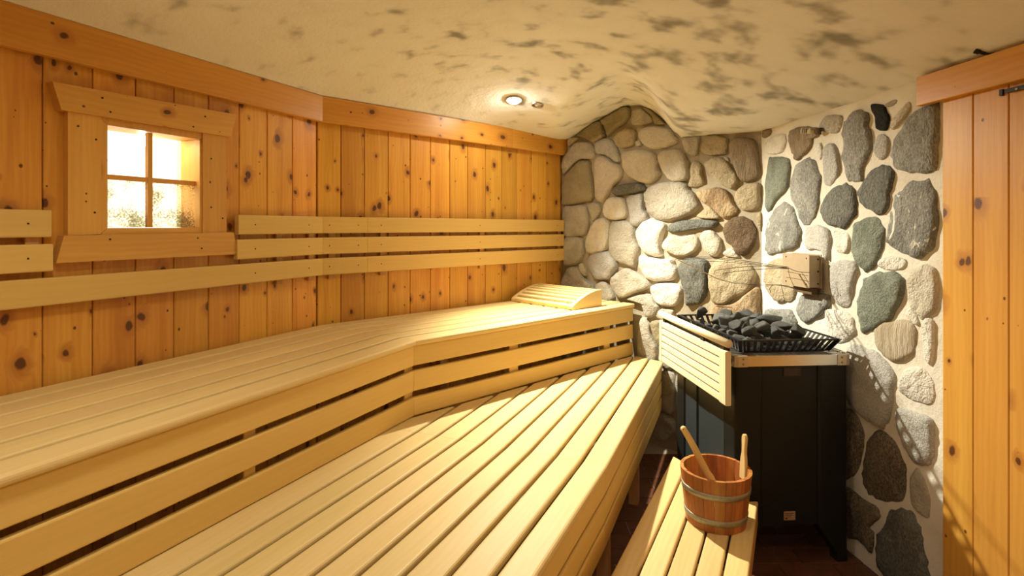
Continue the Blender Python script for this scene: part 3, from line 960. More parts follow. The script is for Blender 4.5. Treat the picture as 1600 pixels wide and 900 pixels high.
def stone(idx, key, mat, poly):
    ox, oy = ORI[key]
    pts = [(ox + x / 6.0, oy + y / 6.0) for x, y in poly]
    mx_ = sum(p[0] for p in pts) / len(pts)
    if key[0] == 'R':
        if mx_ < 1064:
            p, d, inn, par, proud, cr = P1, d1, -n1, wall_back, 0.036, 0.0
        else:
            p, d, inn, par, proud, cr = Q, d2, -n2, wall_corner, 0.028, 0.0
    else:
        p, d, inn, par, proud, cr = P2, dR, -nR, wall_right, 0.016, 0.0
    uv = []
    for a, b in pts:
        q = lift(a, b, p, d)
        uv.append(np.array([float((q[:2] - p) @ d), q[2]]))
    uv = closed_spline(uv, 3)
    c = np.mean(uv, 0)
    size = np.mean([np.linalg.norm(u - c) for u in uv])
    proud *= min(1.25, 0.45 + size / 0.16)
    rag = 0.05 if par is wall_right else 0.03
    ring = []
    for k, u in enumerate(uv):
        f_ = 1 + rag * mnoise.noise(Vector((u[0] * 40, u[1] * 40, idx * 3.1))) * 2
        ring.append(c + (u - c) * f_)
    if par is wall_right:
        levels = [(1.03, -0.02), (1.0, 0.004), (0.955, proud * 0.72), (0.80, proud * 0.95), (0.45, proud * 1.06)]
    else:
        levels = [(1.03, -0.025), (1.0, proud * 0.30), (0.955, proud * 0.72), (0.87, proud * 0.98), (0.64, proud * 1.06), (0.3, proud * 1.08)]
    tilt = (random.uniform(-1, 1), random.uniform(-1, 1))
    V, Fc = [], []
    m = len(ring)
    for li, (s_, h_) in enumerate(levels):
        for u in ring:
            q = c + (u - c) * s_
            hh = h_
            if li > 1:
                hh += 0.010 * mnoise.noise(Vector((q[0] * 14, q[1] * 14, idx * 1.7))) * (0.8 if par is wall_right else 1.5) + 0.004 * mnoise.noise(Vector((q[0] * 45, q[1] * 45, idx * 2.3)))
                hh += 0.05 * ((q[0] - c[0]) * tilt[0] + (q[1] - c[1]) * tilt[1])
            w_ = p + d * q[0] + inn * hh
            V.append((w_[0], w_[1], q[1]))
    hh = levels[-1][1] + 0.010 * mnoise.noise(Vector((c[0] * 14, c[1] * 14, idx * 1.7)))
    w_ = p + d * c[0] + inn * hh
    V.append((w_[0], w_[1], c[1]))
    for li in range(len(levels) - 1):
        for k in range(m):
            l_ = (k + 1) % m
            Fc.append((li * m + k, li * m + l_, (li + 1) * m + l_, (li + 1) * m + k))
    b_ = (len(levels) - 1) * m
    for k in range(m):
        Fc.append((b_ + k, b_ + (k + 1) % m, len(V) - 1))
    # orientation: make faces look into the room
    o = mk('stone', V, Fc, SM[mat], par, None, True)
    me = o.data
    nsum = Vector((0, 0, 0))
    for f_ in me.polygons[-m:]:
        nsum += f_.normal
    if nsum.dot(Vector((inn[0], inn[1], 0))) < 0:
        me.flip_normals()
    return o

for i, (k, m_, po) in enumerate(STONES):
    stone(i, k, m_, po)

# ------------------------------------------------------------------ window
window_1 = bpy.data.objects.new('window_1', None)
cw_ = nA * WA + dA * ((w_t0 + w_t1) / 2)
link(window_1, None, Matrix.Translation(Vector((cw_[0], cw_[1], w_z0))))
struct(window_1, 'small four-pane lit window in a pine casing', 'window')

def wA(t, z, o):
    """wall A coordinates -> world; o = distance in front of the wall face"""
    q = nA * (WA - o) + dA * t
    return (q[0], q[1], z)

def quadboard(name, parent, mat, pts, o0, o1, xdir='t', bev=0.0):
    """board on wall A from outline pts [(t,z)], between o0 and o1"""
    v = [wA(t, z, o0) for t, z in pts] + [wA(t, z, o1) for t, z in pts]
    c = np.mean(np.array(v), 0)
    xd = (dA[0], dA[1], 0) if xdir == 't' else (0, 0, 1)
    up = (0, 0, 1) if xdir == 't' else (nA[0], nA[1], 0)
    M = frame(c, xd, (-nA[0], -nA[1], 0)) if xdir == 't' else frame(c, xd, (nA[0], nA[1], 0))
    n_ = len(pts)
    o = mk(name, v, prism_faces(n_), mat, parent, M)
    return o

CO = 0.028
def W(px, py, off=CO):
    return (tA(px, off), zA(px, py, off))
quadboard('casing_board', window_1, PINE_C, [W(93, 172), W(358, 214.5), W(367, 179.5), W(79, 128)], 0.0, CO + 0.012)
quadboard('casing_board', window_1, PINE_C, [W(85, 411), W(369.5, 397), W(362, 363), W(97, 368)], 0.0, CO + 0.012)
L_, R_ = [W(106, 173), W(158, 180), W(158, 366), W(106, 368)], [W(317, 207), W(354, 213), W(354, 364), W(317, 365)]
quadboard('casing_board', window_1, PINE_C, L_, 0.0, CO, 'z')
quadboard('casing_board', window_1, PINE_C, R_, 0.0, CO, 'z')
# liner (mitred reveal frame)
t0, t1, z0, z1 = tA(165, 0.01), tA(309, 0.01), zA(235, 355.5, 0.01), 0.5 * (zA(165, 198, 0.01) + zA(309, 217, 0.01))
LB = 0.032
def liner(a, b, c, d):
    quadboard('liner', window_1, PINE_C, [a, b, c, d], -0.10, CO - 0.006, 'z' if abs(a[0] - b[0]) < 0.05 else 't')
E = 0.0012
liner((t0 - LB + E, z1 + LB), (t0, z1 + E), (t1, z1 + E), (t1 + LB - E, z1 + LB))
liner((t0 - LB + E, z0 - LB), (t1 + LB - E, z0 - LB), (t1, z0 - E), (t0, z0 - E))
quadboard('liner', window_1, PINE_C, [(t0 - LB, z0 - LB + E), (t0, z0), (t0, z1), (t0 - LB, z1 + LB - E)], -0.10, CO - 0.006, 'z')
quadboard('liner', window_1, PINE_C, [(t1, z0), (t1 + LB, z0 - LB + E), (t1 + LB, z1 + LB - E), (t1, z1)], -0.10, CO - 0.006, 'z')
# muntins
tm, zm = tA(234.5, -0.004), 0.5 * (zA(200, 279, -0.004) + zA(275, 284, -0.004))
mw = 0.0095
quadboard('muntin', window_1, PINE_C, [(tm - mw, z0), (tm + mw, z0), (tm + mw, z1), (tm - mw, z1)], -0.020, -0.002, 'z')
quadboard('muntin', window_1, PINE_C, [(t0, zm - mw), (tm - mw, zm - mw), (tm - mw, zm + mw), (t0, zm + mw)], -0.019, -0.004)
quadboard('muntin', window_1, PINE_C, [(tm + mw, zm - mw), (t1, zm - mw), (t1, zm + mw), (tm + mw, zm + mw)], -0.019, -0.004)
for (a, b) in ((t0, tm - mw), (tm + mw, t1)):
    for (c, d, g_) in ((z0, zm - mw, GLASS), (zm + mw, z1, GLASS_C)):
        quadboard('pane', window_1, g_, [(a, c), (b, c), (b, d), (a, d)], -0.0135, -0.0105)
# lit niche behind the glass
quadboard('lamp_box', window_1, LBOX, [(t0 - 0.14, z0 - 0.06), (t1 + 0.14, z0 - 0.06), (t1 + 0.14, z1 + 0.06), (t0 - 0.14, z1 + 0.06)], -0.26, -0.25)
quadboard('niche_side', window_1, NICHE, [(t1 + 0.085, z0 - 0.03), (t1 + 0.10, z0 - 0.03), (t1 + 0.10, z1 + 0.03), (t1 + 0.085, z1 + 0.03)], -0.25, -0.101)
quadboard('niche_side', window_1, NICHE, [(t0 - 0.10, z0 - 0.03), (t0 - 0.085, z0 - 0.03), (t0 - 0.085, z1 + 0.03), (t0 - 0.10, z1 + 0.03)], -0.25, -0.101)
quadboard('niche_side', window_1, NICHE, [(t0 - 0.085, z0 - 0.045), (t1 + 0.085, z0 - 0.045), (t1 + 0.085, z0 - 0.03), (t0 - 0.085, z0 - 0.03)], -0.25, -0.101)
quadboard('niche_side', window_1, NICHE, [(t0 - 0.085, z1 + 0.03), (t1 + 0.085, z1 + 0.03), (t1 + 0.085, z1 + 0.045), (t0 - 0.085, z1 + 0.045)], -0.25, -0.101)
V, Fc = lathe([(0.0005, -0.03), (0.012, -0.026), (0.018, -0.012), (0.018, 0.004), (0.010, 0.02), (0.009, 0.034)], 16)
mk('lamp_bulb', V, Fc, BULB, window_1, Matrix.Translation(Vector(wA(tm + 0.06, z1 - 0.008, -0.13))), True, world=False)
def screwA(px, py, off, parent):
    t, z = tA(px, off), zA(px, py, off)
    V, Fc = lathe([(0.0005, 0.0022), (0.0035, 0.0018), (0.0045, -0.004)], 8)
    M = frame(wA(t, z, off), (0, 0, 1), (-nA[0], -nA[1], 0))
    mk('screw', V, Fc, DARKM, parent, M, False, world=False)
for (px, py) in ((122, 197), (150, 218), (148, 332), (160, 153), (172.5, 175), (320.5, 182), (302, 198), (330, 248), (330, 324), (348, 341), (309, 372), (315, 388), (172, 374)):
    screwA(px, py, CO + (0.012 if (py < 200 and px > 152 or py > 360) else 0.0), window_1)

# ------------------------------------------------------------------ backrest rails on the timber wall
RZ = [(1.466, 1.558), (1.350, 1.443), (1.234, 1.328)]
BO0, BO1 = 0.022, 0.048
def endcutA(px):
    g = nA * WA + dA * tA(px, BO1)
    return (g, nA)
br = thing('backrest', 'long pale three-rail backrest fixed along the timber wall', 'backrest', (KW[0], KW[1], 1.234))
jc = (nB * WB + dB * tB(574, BO1), nB)
endB = (nB * WB + dB * (tB(881.5, BO1)), nB)
starts = [endcutA(373), endcutA(371), rear_cut]
for (a, b), st in zip(RZ, starts):
    slat('rail', br, PALE2, nA, dA, WA - BO1, WA - BO0, a, b, st, kink_cut, 0.005)
    slat('rail', br, PALE2, nB, dB, WB - BO1, WB - BO0, a, b, (KW + dB * 0.001, mAB), jc, 0.005)
    slat('rail', br, PALE2, nB, dB, WB - BO1, WB - BO0, a, b, (jc[0] + dB * 0.0015, nB), endB, 0.005)
def batten(n, d, W, t, parent, z0=1.21, z1=1.55):
    p = rrect(t - 0.02, t + 0.02, 0, BO0, 0.002, 1)
    v = []
    for z in (z0, z1):
        for (tt, o) in p:
            q = d * tt + n * (W - o)
            v.append((q[0], q[1], z))
    c = d * t + n * W
    mk('batten', v, prism_faces(len(p)), POST, parent, frame((c[0], c[1], z0), (0, 0, 1), (n[0], n[1], 0)))
batten(nA, dA, WA, tA(432), br); batten(nA, dA, WA, tA(482), br)
batten(nB, dB, WB, tB(516), br); batten(nB, dB, WB, tB(596), br); batten(nB, dB, WB, tB(750), br); batten(nB, dB, WB, tB(871), br)
batten(nA, dA, WA, tA(266), br, 1.24, 1.32)
def screwW(n, d, W, t, z, parent):
    V, Fc = lathe([(0.0005, 0.0022), (0.003, 0.0018), (0.004, -0.004)], 8)
    q = d * t + n * (W - BO1)
    mk('screw', V, Fc, DARKM, parent, frame((q[0], q[1], z), (0, 0, 1), (-n[0], -n[1], 0)), False, world=False)
for (a, b) in RZ:
    zc = (a + b) / 2
    for px in ((399, 483) if a > 1.1 else (259, 483)):
        screwW(nA, dA, WA, tA(px, BO1), zc, br)
    for px in (515, 560, 596, 750, 871):
        screwW(nB, dB, WB, tB(px, BO1), zc, br)
bl = thing('backrest', 'two short pale backrest rails left of the window', 'backrest', wA(tA(40), RZ[1][0], 0))
for (a, b), px in zip(RZ[:2], (80.5, 83)):
    slat('rail', bl, PALE2, nA, dA, WA - BO1, WA - BO0, a, b, rear_cut, endcutA(px), 0.005)
batten(nA, dA, WA, tA(45), bl, 1.36, 1.55)
for (a, b) in RZ[:2]:
    screwW(nA, dA, WA, tA(44, BO1), (a + b) / 2, bl)

# ------------------------------------------------------------------ upper bench
ZU = H - HS_U
stone_cut = (P1 - n1 * 0.055, d1)
FA = 1.507                                    # front edge offset of section A
depth = WA - FA
FB = WB - depth
FK = isect(nA * FA, dA, nB * FB, dB)          # front kink
mk_u = (FK, (KW - FK) / np.linalg.norm(KW - FK))
ub = thing('upper_bench', 'pale slatted upper bench angled along the timber wall', 'bench', (FK[0], FK[1], 0))
NS = 6
pit = (depth - 0.012) / NS
for k in range(NS):
    o0 = FA + k * pit
    gp = 0.019
    z0, z1 = ZU - 0.028, ZU
    r = 0.008
    if k == 0:
        gp, r = 0.017, 0.011
    slat('seat_slat', ub, PALE, nA, dA, o0 - (0.004 if k == 0 else 0), o0 + pit - gp, z0, z1, rear_cut, mk_u, r, seg=3)
    o0 = FB + k * pit
    slat('seat_slat', ub, PALE, nB, dB, o0 - (0.004 if k == 0 else 0), o0 + pit - gp, z0, z1, (mk_u[0] + dB * 0.0012, mk_u[1]), stone_cut, r, seg=3)
RU = [(ZU - 0.125, ZU - 0.0285), (ZU - 0.247, ZU - 0.149), (ZU - 0.366, ZU - 0.278)]
for (a, b) in RU:
    slat('riser_slat', ub, PALE2, nA, dA, FA + 0.012, FA + 0.036, a, b, rear_cut, mk_u, 0.005)
    slat('riser_slat', ub, PALE2, nB, dB, FB + 0.012, FB + 0.036, a, b, (mk_u[0] + dB * 0.0012, mk_u[1]), stone_cut, 0.005)
def post(n, d, Wf, px, wpx, parent, z0, z1, mat=POST, th=0.045):
    g = ray_line(px, n * Wf, d)
    t = float(g @ d)
    g2 = ray_line(px + wpx, n * Wf, d)
    wd = float(g2 @ d) - t
    p = rrect(t, t + wd, Wf, Wf + th, 0.003, 1)
    v = []
    for z in (z0, z1):
        for (tt, o) in p:
            q = d * tt + n * o
            v.append((q[0], q[1], z))
    c = d * t + n * Wf
    return mk('post', v, prism_faces(len(p)), mat, parent, frame((c[0], c[1], z0), (0, 0, 1), (n[0], n[1], 0)))
for px, wd in ((381, 19), (632, 13)):
    post(nA, dA, FA + 0.0365, px, wd, ub, 0.0, ZU - 0.029, PALE2)
for px, wd in ((796, 14), (944, 9)):
    post(nB, dB, FB + 0.0365, px, wd, ub, 0.0, ZU - 0.029, PALE2)
post(nA, dA, FA + 0.0365, -700, 60, ub, 0.0, ZU - 0.029, PALE2)
# bearers under the seat and rear legs
for (n, d, W0, W1, t) in ((nA, dA, FA, WA, tA(390, WA - FA)), (nA, dA, FA, WA, tA(200, WA - FA)), (nB, dB, FB, WB, tB(805, WB - FB)), (nB, dB, FB, WB, tB(930, WB - FB))):
    a = d * t + n * (W0 + 0.09); b = d * t + n * (W1 - 0.03)
    c = (a + b) / 2
    obox('bearer', ub, POST, (c[0], c[1], ZU - 0.029 - 0.07), (n[0], n[1]), float(np.linalg.norm(b - a)), 0.04, 0.07, 0.002)
    obox('post', ub, POST, (b[0] - n[0] * 0.03, b[1] - n[1] * 0.03, 0.0), (n[0], n[1]), 0.05, 0.05, ZU - 0.10, 0.002, grain='z')

# ------------------------------------------------------------------ lower bench
ZL = H - HS_L
FL = 0.535
dF = vdir(1150); nF = left_n(dF)
Kf = np.array([0.361, 2.131]); Kf = nA * FL + dA * float(Kf @ dA)
mL = (nA + nF); mL = mL / np.linalg.norm(mL)
cutL = (Kf, mL)
FLf = float(nF @ Kf)
lb = thing('lower_bench', 'wide pale slatted lower bench in front of the upper one', 'bench', (Kf[0], Kf[1], 0))
pl = (FA + 0.008 - FL) / 9
riser_cut = (nB * (FB + 0.004), dB)
cosk = float(nA @ nF)
for k in range(9):
    o0 = FL + k * pl
    gp = 0.013 if k < 8 else -0.022
    r = 0.011 if k == 0 else 0.010
    slat('seat_slat', lb, PALE, nA, dA, o0, o0 + pl - gp, ZL - 0.028, ZL, rear_cut, cutL, r, seg=3)
    f0 = FLf + k * pl
    c0 = nF * (f0 + pl / 2)
    e1 = isect(c0, dF, stone_cut[0], stone_cut[1]); e2 = isect(c0, dF, riser_cut[0], riser_cut[1])
    cut = stone_cut if e1 @ dF < e2 @ dF else riser_cut
    s_ = isect(c0, dF, cutL[0], cutL[1])
    e_ = min(e1 @ dF, e2 @ dF)
    if e_ - s_ @ dF < 0.12:
        continue
    slat('seat_slat', lb, PALE, nF, dF, f0, f0 + pl - gp, ZL - 0.028, ZL, (cutL[0] + dF * 0.0012, cutL[1]), cut, r, seg=3)
for (a, b) in ((ZL - 0.118, ZL - 0.0285), (ZL - 0.222, ZL - 0.133), (ZL - 0.327, ZL - 0.238)):
    slat('fascia_slat', lb, PALE2, nA, dA, FL + 0.010, FL + 0.034, a, b, rear_cut, cutL, 0.006)
    slat('fascia_slat', lb, PALE2, nF, dF, FLf + 0.010, FLf + 0.034, a, b, (cutL[0] + dF * 0.0012, cutL[1]), stone_cut, 0.006)
def leg_at(parent, p, d, z1, w=0.05, mat=POST):
    obox('leg', parent, mat, (p[0], p[1], 0.0), d, w, w, z1, 0.003, grain='z')
n0 = nF * (FLf + 0.060)
for t in (float((Kf + dF * 0.95) @ dF), float((Kf + dF * 0.20) @ dF)):
    p = n0 + dF * t
    leg_at(lb, p, dF, ZL - 0.029)
    p2 = p + nF * 0.55
    leg_at(lb, p2, dF, ZL - 0.10)
    c = p + nF * 0.31
    obox('bearer', lb, POST, (c[0], c[1], ZL - 0.029 - 0.06), (nF[0], nF[1]), 0.56, 0.04, 0.06, 0.002)
n0 = nA * (FL + 0.060)
for t in (0.9, -0.3):
    p = n0 + dA * t
    leg_at(lb, p, dA, ZL - 0.029)
    p2 = p + nA * 0.75
    leg_at(lb, p2, dA, ZL - 0.10)
    c = p + nA * 0.40
    obox('bearer', lb, POST, (c[0], c[1], ZL - 0.029 - 0.06), (nA[0], nA[1]), 0.74, 0.04, 0.06, 0.002)

# ------------------------------------------------------------------ low step bench
ZS = H - HS_S
dS = vdir(1239); nS = left_n(dS)
endL, endR = ground(1050, 712, HS_S), ground(1186, 790, HS_S)
sd = (endR - endL) / np.linalg.norm(endR - endL)
far_cut = (endL, sd)
near_cut = (dS * 0.85, nS)
st = thing('step_bench', 'low pale slatted step with the bucket standing on it', 'step', (dS[0] * 1.6 + nS[0] * 0.3, dS[1] * 1.6 + nS[1] * 0.3, 0))
h0k = np.array([0.886, 2.212]) * 1.1111
hf = np.array([math.cos(math.atan(0.0805)), math.sin(math.atan(0.0805))])
front_cut = (h0k - left_n(hf) * 0.028, hf)
so = [0.1337 + 0.0865 * k for k in range(6)]
for k in range(5):
    slat('seat_slat', st, STEPW, nS, dS, so[k] + 0.003, so[k + 1] - 0.005, ZS - 0.026, ZS, near_cut, far_cut if k > 2 else front_cut, 0.008, seg=3)
fc2 = (endL - dS * 0.06, sd)
slat('side_rail', st, POST, nS, dS, so[0] + 0.004, so[0] + 0.026, ZS - 0.106, ZS - 0.0265, near_cut, front_cut, 0.004)
slat('side_rail', st, POST, nS, dS, so[5] - 0.040, so[5] - 0.016, ZS - 0.10, ZS - 0.0265, near_cut, fc2, 0.004)
ea = isect(nS * so[0], dS, front_cut[0], front_cut[1]); eb = isect(nS * so[5], dS, far_cut[0], far_cut[1])
for (o_, t_) in ((so[0] + 0.052, float(ea @ dS) - 0.16), (so[5] - 0.066, float(eb @ dS) - 0.24), (so[0] + 0.052, 0.95), (so[5] - 0.066, 0.95)):
    p = nS * o_ + dS * t_
    leg_at(st, p, dS, ZS - 0.0265, 0.044)
for t_ in (1.15, 2.1):
    c = dS * t_ + nS * ((so[0] + so[5]) / 2)
    obox('cross_bearer', st, POST, (c[0], c[1], ZS - 0.0265 - 0.05), (nS[0], nS[1]), so[5] - so[0] - 0.08, 0.035, 0.05, 0.002)

# ------------------------------------------------------------------ bucket and ladle
bc = ground(1118, 812, HS_S)
bk = thing('bucket', 'reddish wooden sauna bucket with two metal hoops', 'bucket', (bc[0], bc[1], ZS))
BH, RB_, RT_ = 0.215, 0.1166, 0.1394
NSV = 20
th0 = math.atan2(-(bc[1]) * 0 + 0.25, 1.0)
def stave(k, top, parent):
    a0 = 2 * math.pi * k / NSV + th0; a1 = a0 + 2 * math.pi / NSV
    a0 += 0.004; a1 -= 0.004
    V = []
    tk = 0.013
    zz = [0.0, BH * 0.5, top]
    for z in zz:
        f_ = min(z, BH) / BH
        R = RB_ + (RT_ - RB_) * f_
        for (r_, a) in ((R, a0), (R * 1.004, (a0 + a1) / 2), (R, a1), (R - tk, a1), (R - tk, a0)):
            V.append((bc[0] + r_ * math.cos(a), bc[1] + r_ * math.sin(a), ZS + z))
    Fc = [(0, 4, 3, 2, 1), (10, 11, 12, 13, 14)]
    for L in range(2):
        for i in range(5):
            j = (i + 1) % 5
            Fc.append((L * 5 + i, L * 5 + j, (L + 1) * 5 + j, (L + 1) * 5 + i))
    am = (a0 + a1) / 2
    return mk('stave', V, Fc, STAVE, parent, frame((bc[0] + RT_ * math.cos(am), bc[1] + RT_ * math.sin(am), ZS), (0, 0, 1), (math.cos(am), math.sin(am), 0)))
hk = 0
for k in range(NSV):
    stave(k, BH + random.uniform(-0.001, 0.001), bk)
V, Fc = lathe([(RB_ - 0.012, 0.012), (RB_ - 0.012, 0.024), (0.0005, 0.024)], 28)
mk('base', V, Fc, STAVE, bk, Matrix.Translation(Vector((bc[0], bc[1], ZS))), False, world=False)
for (z0, z1) in ((0.030, 0.054), (0.135, 0.159)):
    r0 = RB_ + (RT_ - RB_) * z0 / BH + 0.0012; r1 = RB_ + (RT_ - RB_) * z1 / BH + 0.0012
    V, Fc = lathe([(r0 - 0.001, z0), (r0 + 0.0016, z0 + 0.001), (r1 + 0.0016, z1 - 0.001), (r1 - 0.001, z1)], 48)
    mk('hoop', V, Fc, ZINC, bk, Matrix.Translation(Vector((bc[0], bc[1], ZS))), True, world=False)
# handle stave on the right
ah = math.radians(6)
hx, hy = math.cos(ah), math.sin(ah)
rad_h = RT_ - 0.020
base = np.array([bc[0] + hx * rad_h, bc[1] + hy * rad_h])
prof_w = [(z * 1.143, w_ * 1.143) for z, w_ in [(0.0, 0.019), (0.045, 0.019), (0.075, 0.016), (0.095, 0.0105), (0.115, 0.0105), (0.140, 0.013), (0.152, 0.0125), (0.160, 0.008), (0.163, 0.003)]]
V = []
for (z, hw) in prof_w:
    for (s1_, s2_) in ((-1, -1), (1, -1), (1, 1), (-1, 1)):
        q = base + np.array([-hy, hx]) * hw * s1_ + np.array([hx, hy]) * (0.0065 * s2_ + 0.0)
        V.append((q[0] + hx * z * 0.04, q[1] + hy * z * 0.04, ZS + BH - 0.055 + z))
Fc = [(3, 2, 1, 0), tuple(range(len(V) - 4, len(V)))]
for i in range(len(prof_w) - 1):
    for k in range(4):
        l_ = (k + 1) % 4
        Fc.append((i * 4 + k, i * 4 + l_, (i + 1) * 4 + l_, (i + 1) * 4 + k))
hnd = mk('handle', V, Fc, STEPW, bk, frame((base[0], base[1], ZS + BH), (0, 0, 1), (hx, hy, 0)))
bvm = hnd.modifiers.new('bevel', 'BEVEL'); bvm.width = 0.003; bvm.segments = 2

# ladle leaning in the bucket
ld = thing('ladle', 'pale wooden ladle leaning in the bucket', 'ladle', (bc[0] + 0.05, bc[1], ZS + 0.03))
def at(px, py, z):
    return np.array([(px - CX) / F * z, z, H + (HZ - py) * z / F])
hz = bc[1]
hp = [at(1066, 667, hz - 0.01), at(1074, 680, hz - 0.01), at(1084, 698, hz - 0.01), at(1094, 718, hz), at(1104, 738, hz + 0.005), at(1112, 751, hz + 0.01)]
bowl_c = np.array([bc[0] + 0.025, bc[1] + 0.005, ZS + 0.062])
hp.append(bowl_c + np.array([-0.012, 0.002, 0.02]))
sp = spline(hp, 5)
rr_ = [0.0115 + 0.0045 * min(1, i / (len(sp) * 0.75)) for i in range(len(sp))]
rr_[0] = 0.0075
V, Fc = tube_mesh(sp, rr_, 12)
ax = np.array([0, 1.0, 0])
hd = mk('handle', V, Fc, STEPW, ld, frame(sp[0], sp[-1] - sp[0]), True)
tube('peg_hole', ld, DARKM, [at(1067.8, 671, hz - 0.0225), at(1067.8, 671, hz - 0.0205)], 0.0022, 8)
V, Fc = lathe([(0.0005, -0.030), (0.022, -0.026), (0.034, -0.012), (0.038, 0.008), (0.034, 0.008), (0.030, -0.010), (0.018, -0.020), (0.0005, -0.023)], 20)
mk('bowl', V, Fc, STEPW, ld, Matrix.Translation(Vector(bowl_c)), True, world=False)

# ------------------------------------------------------------------ slatted headrest on the upper bench
h_fl, h_fr, h_br = ground(799, 471, HS_U), ground(895, 485, HS_U), ground(939, 478, HS_U)
ex = (h_fr - h_fl); Lh = float(np.linalg.norm(ex)); ex = ex / Lh
ey = h_br - h_fr; ey = ey - ex * float(ey @ ex); Dh = float(np.linalg.norm(ey)); ey = ey / Dh
hr = thing('headrest', 'curved slatted wooden headrest lying on the upper bench', 'headrest', (h_fl[0], h_fl[1], ZU))
HH = 0.112
def hprof(s):            # 0 front .. 1 back
    return 0.022 + (HH - 0.022) * math.sin(min(1, s * 1.02) * math.pi / 2) ** 0.85
def hw(a, b, z):
    q = h_fl + ex * a + ey * b
    return (q[0], q[1], ZU + z)
for (a0, a1) in ((0.0, 0.030), (Lh - 0.030, Lh)):
    n_ = 14
    out = [(0.0, 0.004)] + [(Dh * i / n_, hprof(i / n_)) for i in range(n_ + 1)] + [(Dh, 0.004)]
    V = [hw(a0, b, z) for b, z in out] + [hw(a1, b, z) for b, z in out]
    c = np.mean(np.array(V), 0)
    mk('side_panel', V, prism_faces(len(out)), PALE, hr, frame(c, (ey[0], ey[1], 0)))
nsl = 7
for k in range(nsl):
    s0, s1 = k / nsl + 0.010, (k + 1) / nsl - 0.068
    if k == nsl - 1:
        s1 = 1.0
    z0a, z1a = hprof(s0), hprof(s1)
    b0, b1 = Dh * s0, Dh * s1
    V = []
    for a in (0.0302, Lh - 0.0302):
        V += [hw(a, b0, z0a - 0.012), hw(a, b1, z1a - 0.012), hw(a, b1, z1a), hw(a, (b0 + b1) / 2, hprof((s0 + s1) / 2)), hw(a, b0, z0a)]
    mk('slat', V, prism_faces(5), PALE, hr, frame(np.mean(np.array(V), 0), (ex[0], ex[1], 0)))
V = []
for a in (0.0302, Lh - 0.0302):
    V += [hw(a, 0.002, 0.004), hw(a, 0.016, 0.004), hw(a, 0.016, 0.018), hw(a, 0.002, 0.018)]
mk('front_batten', V, prism_faces(4), PALE2, hr, frame(np.mean(np.array(V), 0), (ex[0], ex[1], 0)))
for a in (0.05, Lh * 0.35, Lh * 0.65, Lh - 0.05):
    V = [hw(a - 0.006, 0.02, 0.0), hw(a + 0.006, 0.02, 0.0), hw(a + 0.006, 0.04, 0.0), hw(a - 0.006, 0.04, 0.0)]
    V += [(x, y, z + 0.012) for x, y, z in V]
    mk('foot', V, prism_faces(4), POST, hr)

# ------------------------------------------------------------------ heater
yaw = math.atan2(0.0805, 1.0)
hx_ = np.array([math.cos(yaw), math.sin(yaw)]); hy_ = np.array([-math.sin(yaw), math.cos(yaw)])
h0 = np.array([0.886, 2.212])
HWd, HDp = 0.472, 0.62
KH = 1.1111
MH = Matrix.Scale(KH, 4) @ Matrix(((hx_[0], hy_[0], 0, h0[0]), (hx_[1], hy_[1], 0, h0[1]), (0, 0, 1, 0), (0, 0, 0, 1)))
def hp_(x, y, z):
    q = h0 + hx_ * x + hy_ * y
    return (q[0] * KH, q[1] * KH, z * KH)
ht = thing('heater', 'black floor-standing sauna heater with a steel rim and rock basket', 'heater', hp_(HWd / 2, HDp / 2, 0))
def hbox(name, x0, x1, y0, y1, z0, z1, mat, parent=None, r=0.0):
    prof = rrect(x0, x1, y0, y1, r, 3)
    V = [(a, b, z0) for a, b in prof] + [(a, b, z1) for a, b in prof]
    return mk(name, V, prism_faces(len(prof)), mat, parent or ht, MH @ Matrix.Identity(4), world=False)
ZB = 0.796
hbox('inner_casing', 0.03, HWd - 0.03, 0.03, HDp - 0.03, 0.17, ZB - 0.002, BLACK)
hbox('front_panel', 0.115, HWd - 0.125, 0.010, 0.022, 0.150, ZB - 0.004, BLACK)
# corner columns that run down into tapered feet
def column(x0, x1, y0, y1, inner_x, inner_y):
    prof = rrect(x0, x1, y0, y1, 0.012, 3)
    V, zs = [], [0.0, 0.03, 0.150, ZB - 0.004]
    cx_, cy_ = (x0 if inner_x > 0 else x1), (y0 if inner_y > 0 else y1)
    for z in zs:
        f_ = 0.36 if z < 0.05 else 1.0
        for a, b in prof:
            V.append((cx_ + (a - cx_) * f_, cy_ + (b - cy_) * (0.5 if z < 0.05 else 1.0), z))
    n_ = len(prof)
    Fc = [tuple(range(n_))[::-1], tuple(range(3 * n_, 4 * n_))]
    for L in range(3):
        for i in range(n_):
            j = (i + 1) % n_
            Fc.append((L * n_ + i, L * n_ + j, (L + 1) * n_ + j, (L + 1) * n_ + i))
    mk('corner_leg', V, Fc, BLACK, ht, MH.copy(), world=False)
cwid, cdep = 0.115, 0.10
column(0.0, cwid, 0.0, cdep, 1, 1)
column(HWd - 0.125, HWd, 0.0, cdep, -1, 1)
column(0.0, cwid, HDp - cdep, HDp, 1, -1)
column(HWd - cwid, HWd, HDp - cdep, HDp, -1, -1)
for k in range(3):
    y0 = cdep + 0.002 + k * (HDp - 2 * cdep) / 3
    y1 = cdep - 0.004 + (k + 1) * (HDp - 2 * cdep) / 3
    hbox('side_panel', 0.006 + 0.006 * (k % 2), 0.022, y0 + 0.006, y1, 0.150, ZB - 0.004, BLACK2)
    hbox('side_panel', HWd - 0.022, HWd - 0.006, y0 + 0.006, y1, 0.150, ZB - 0.004, BLACK)
hbox('back_panel', cwid, HWd - cwid, HDp - 0.022, HDp - 0.008, 0.150, ZB - 0.004, BLACK)
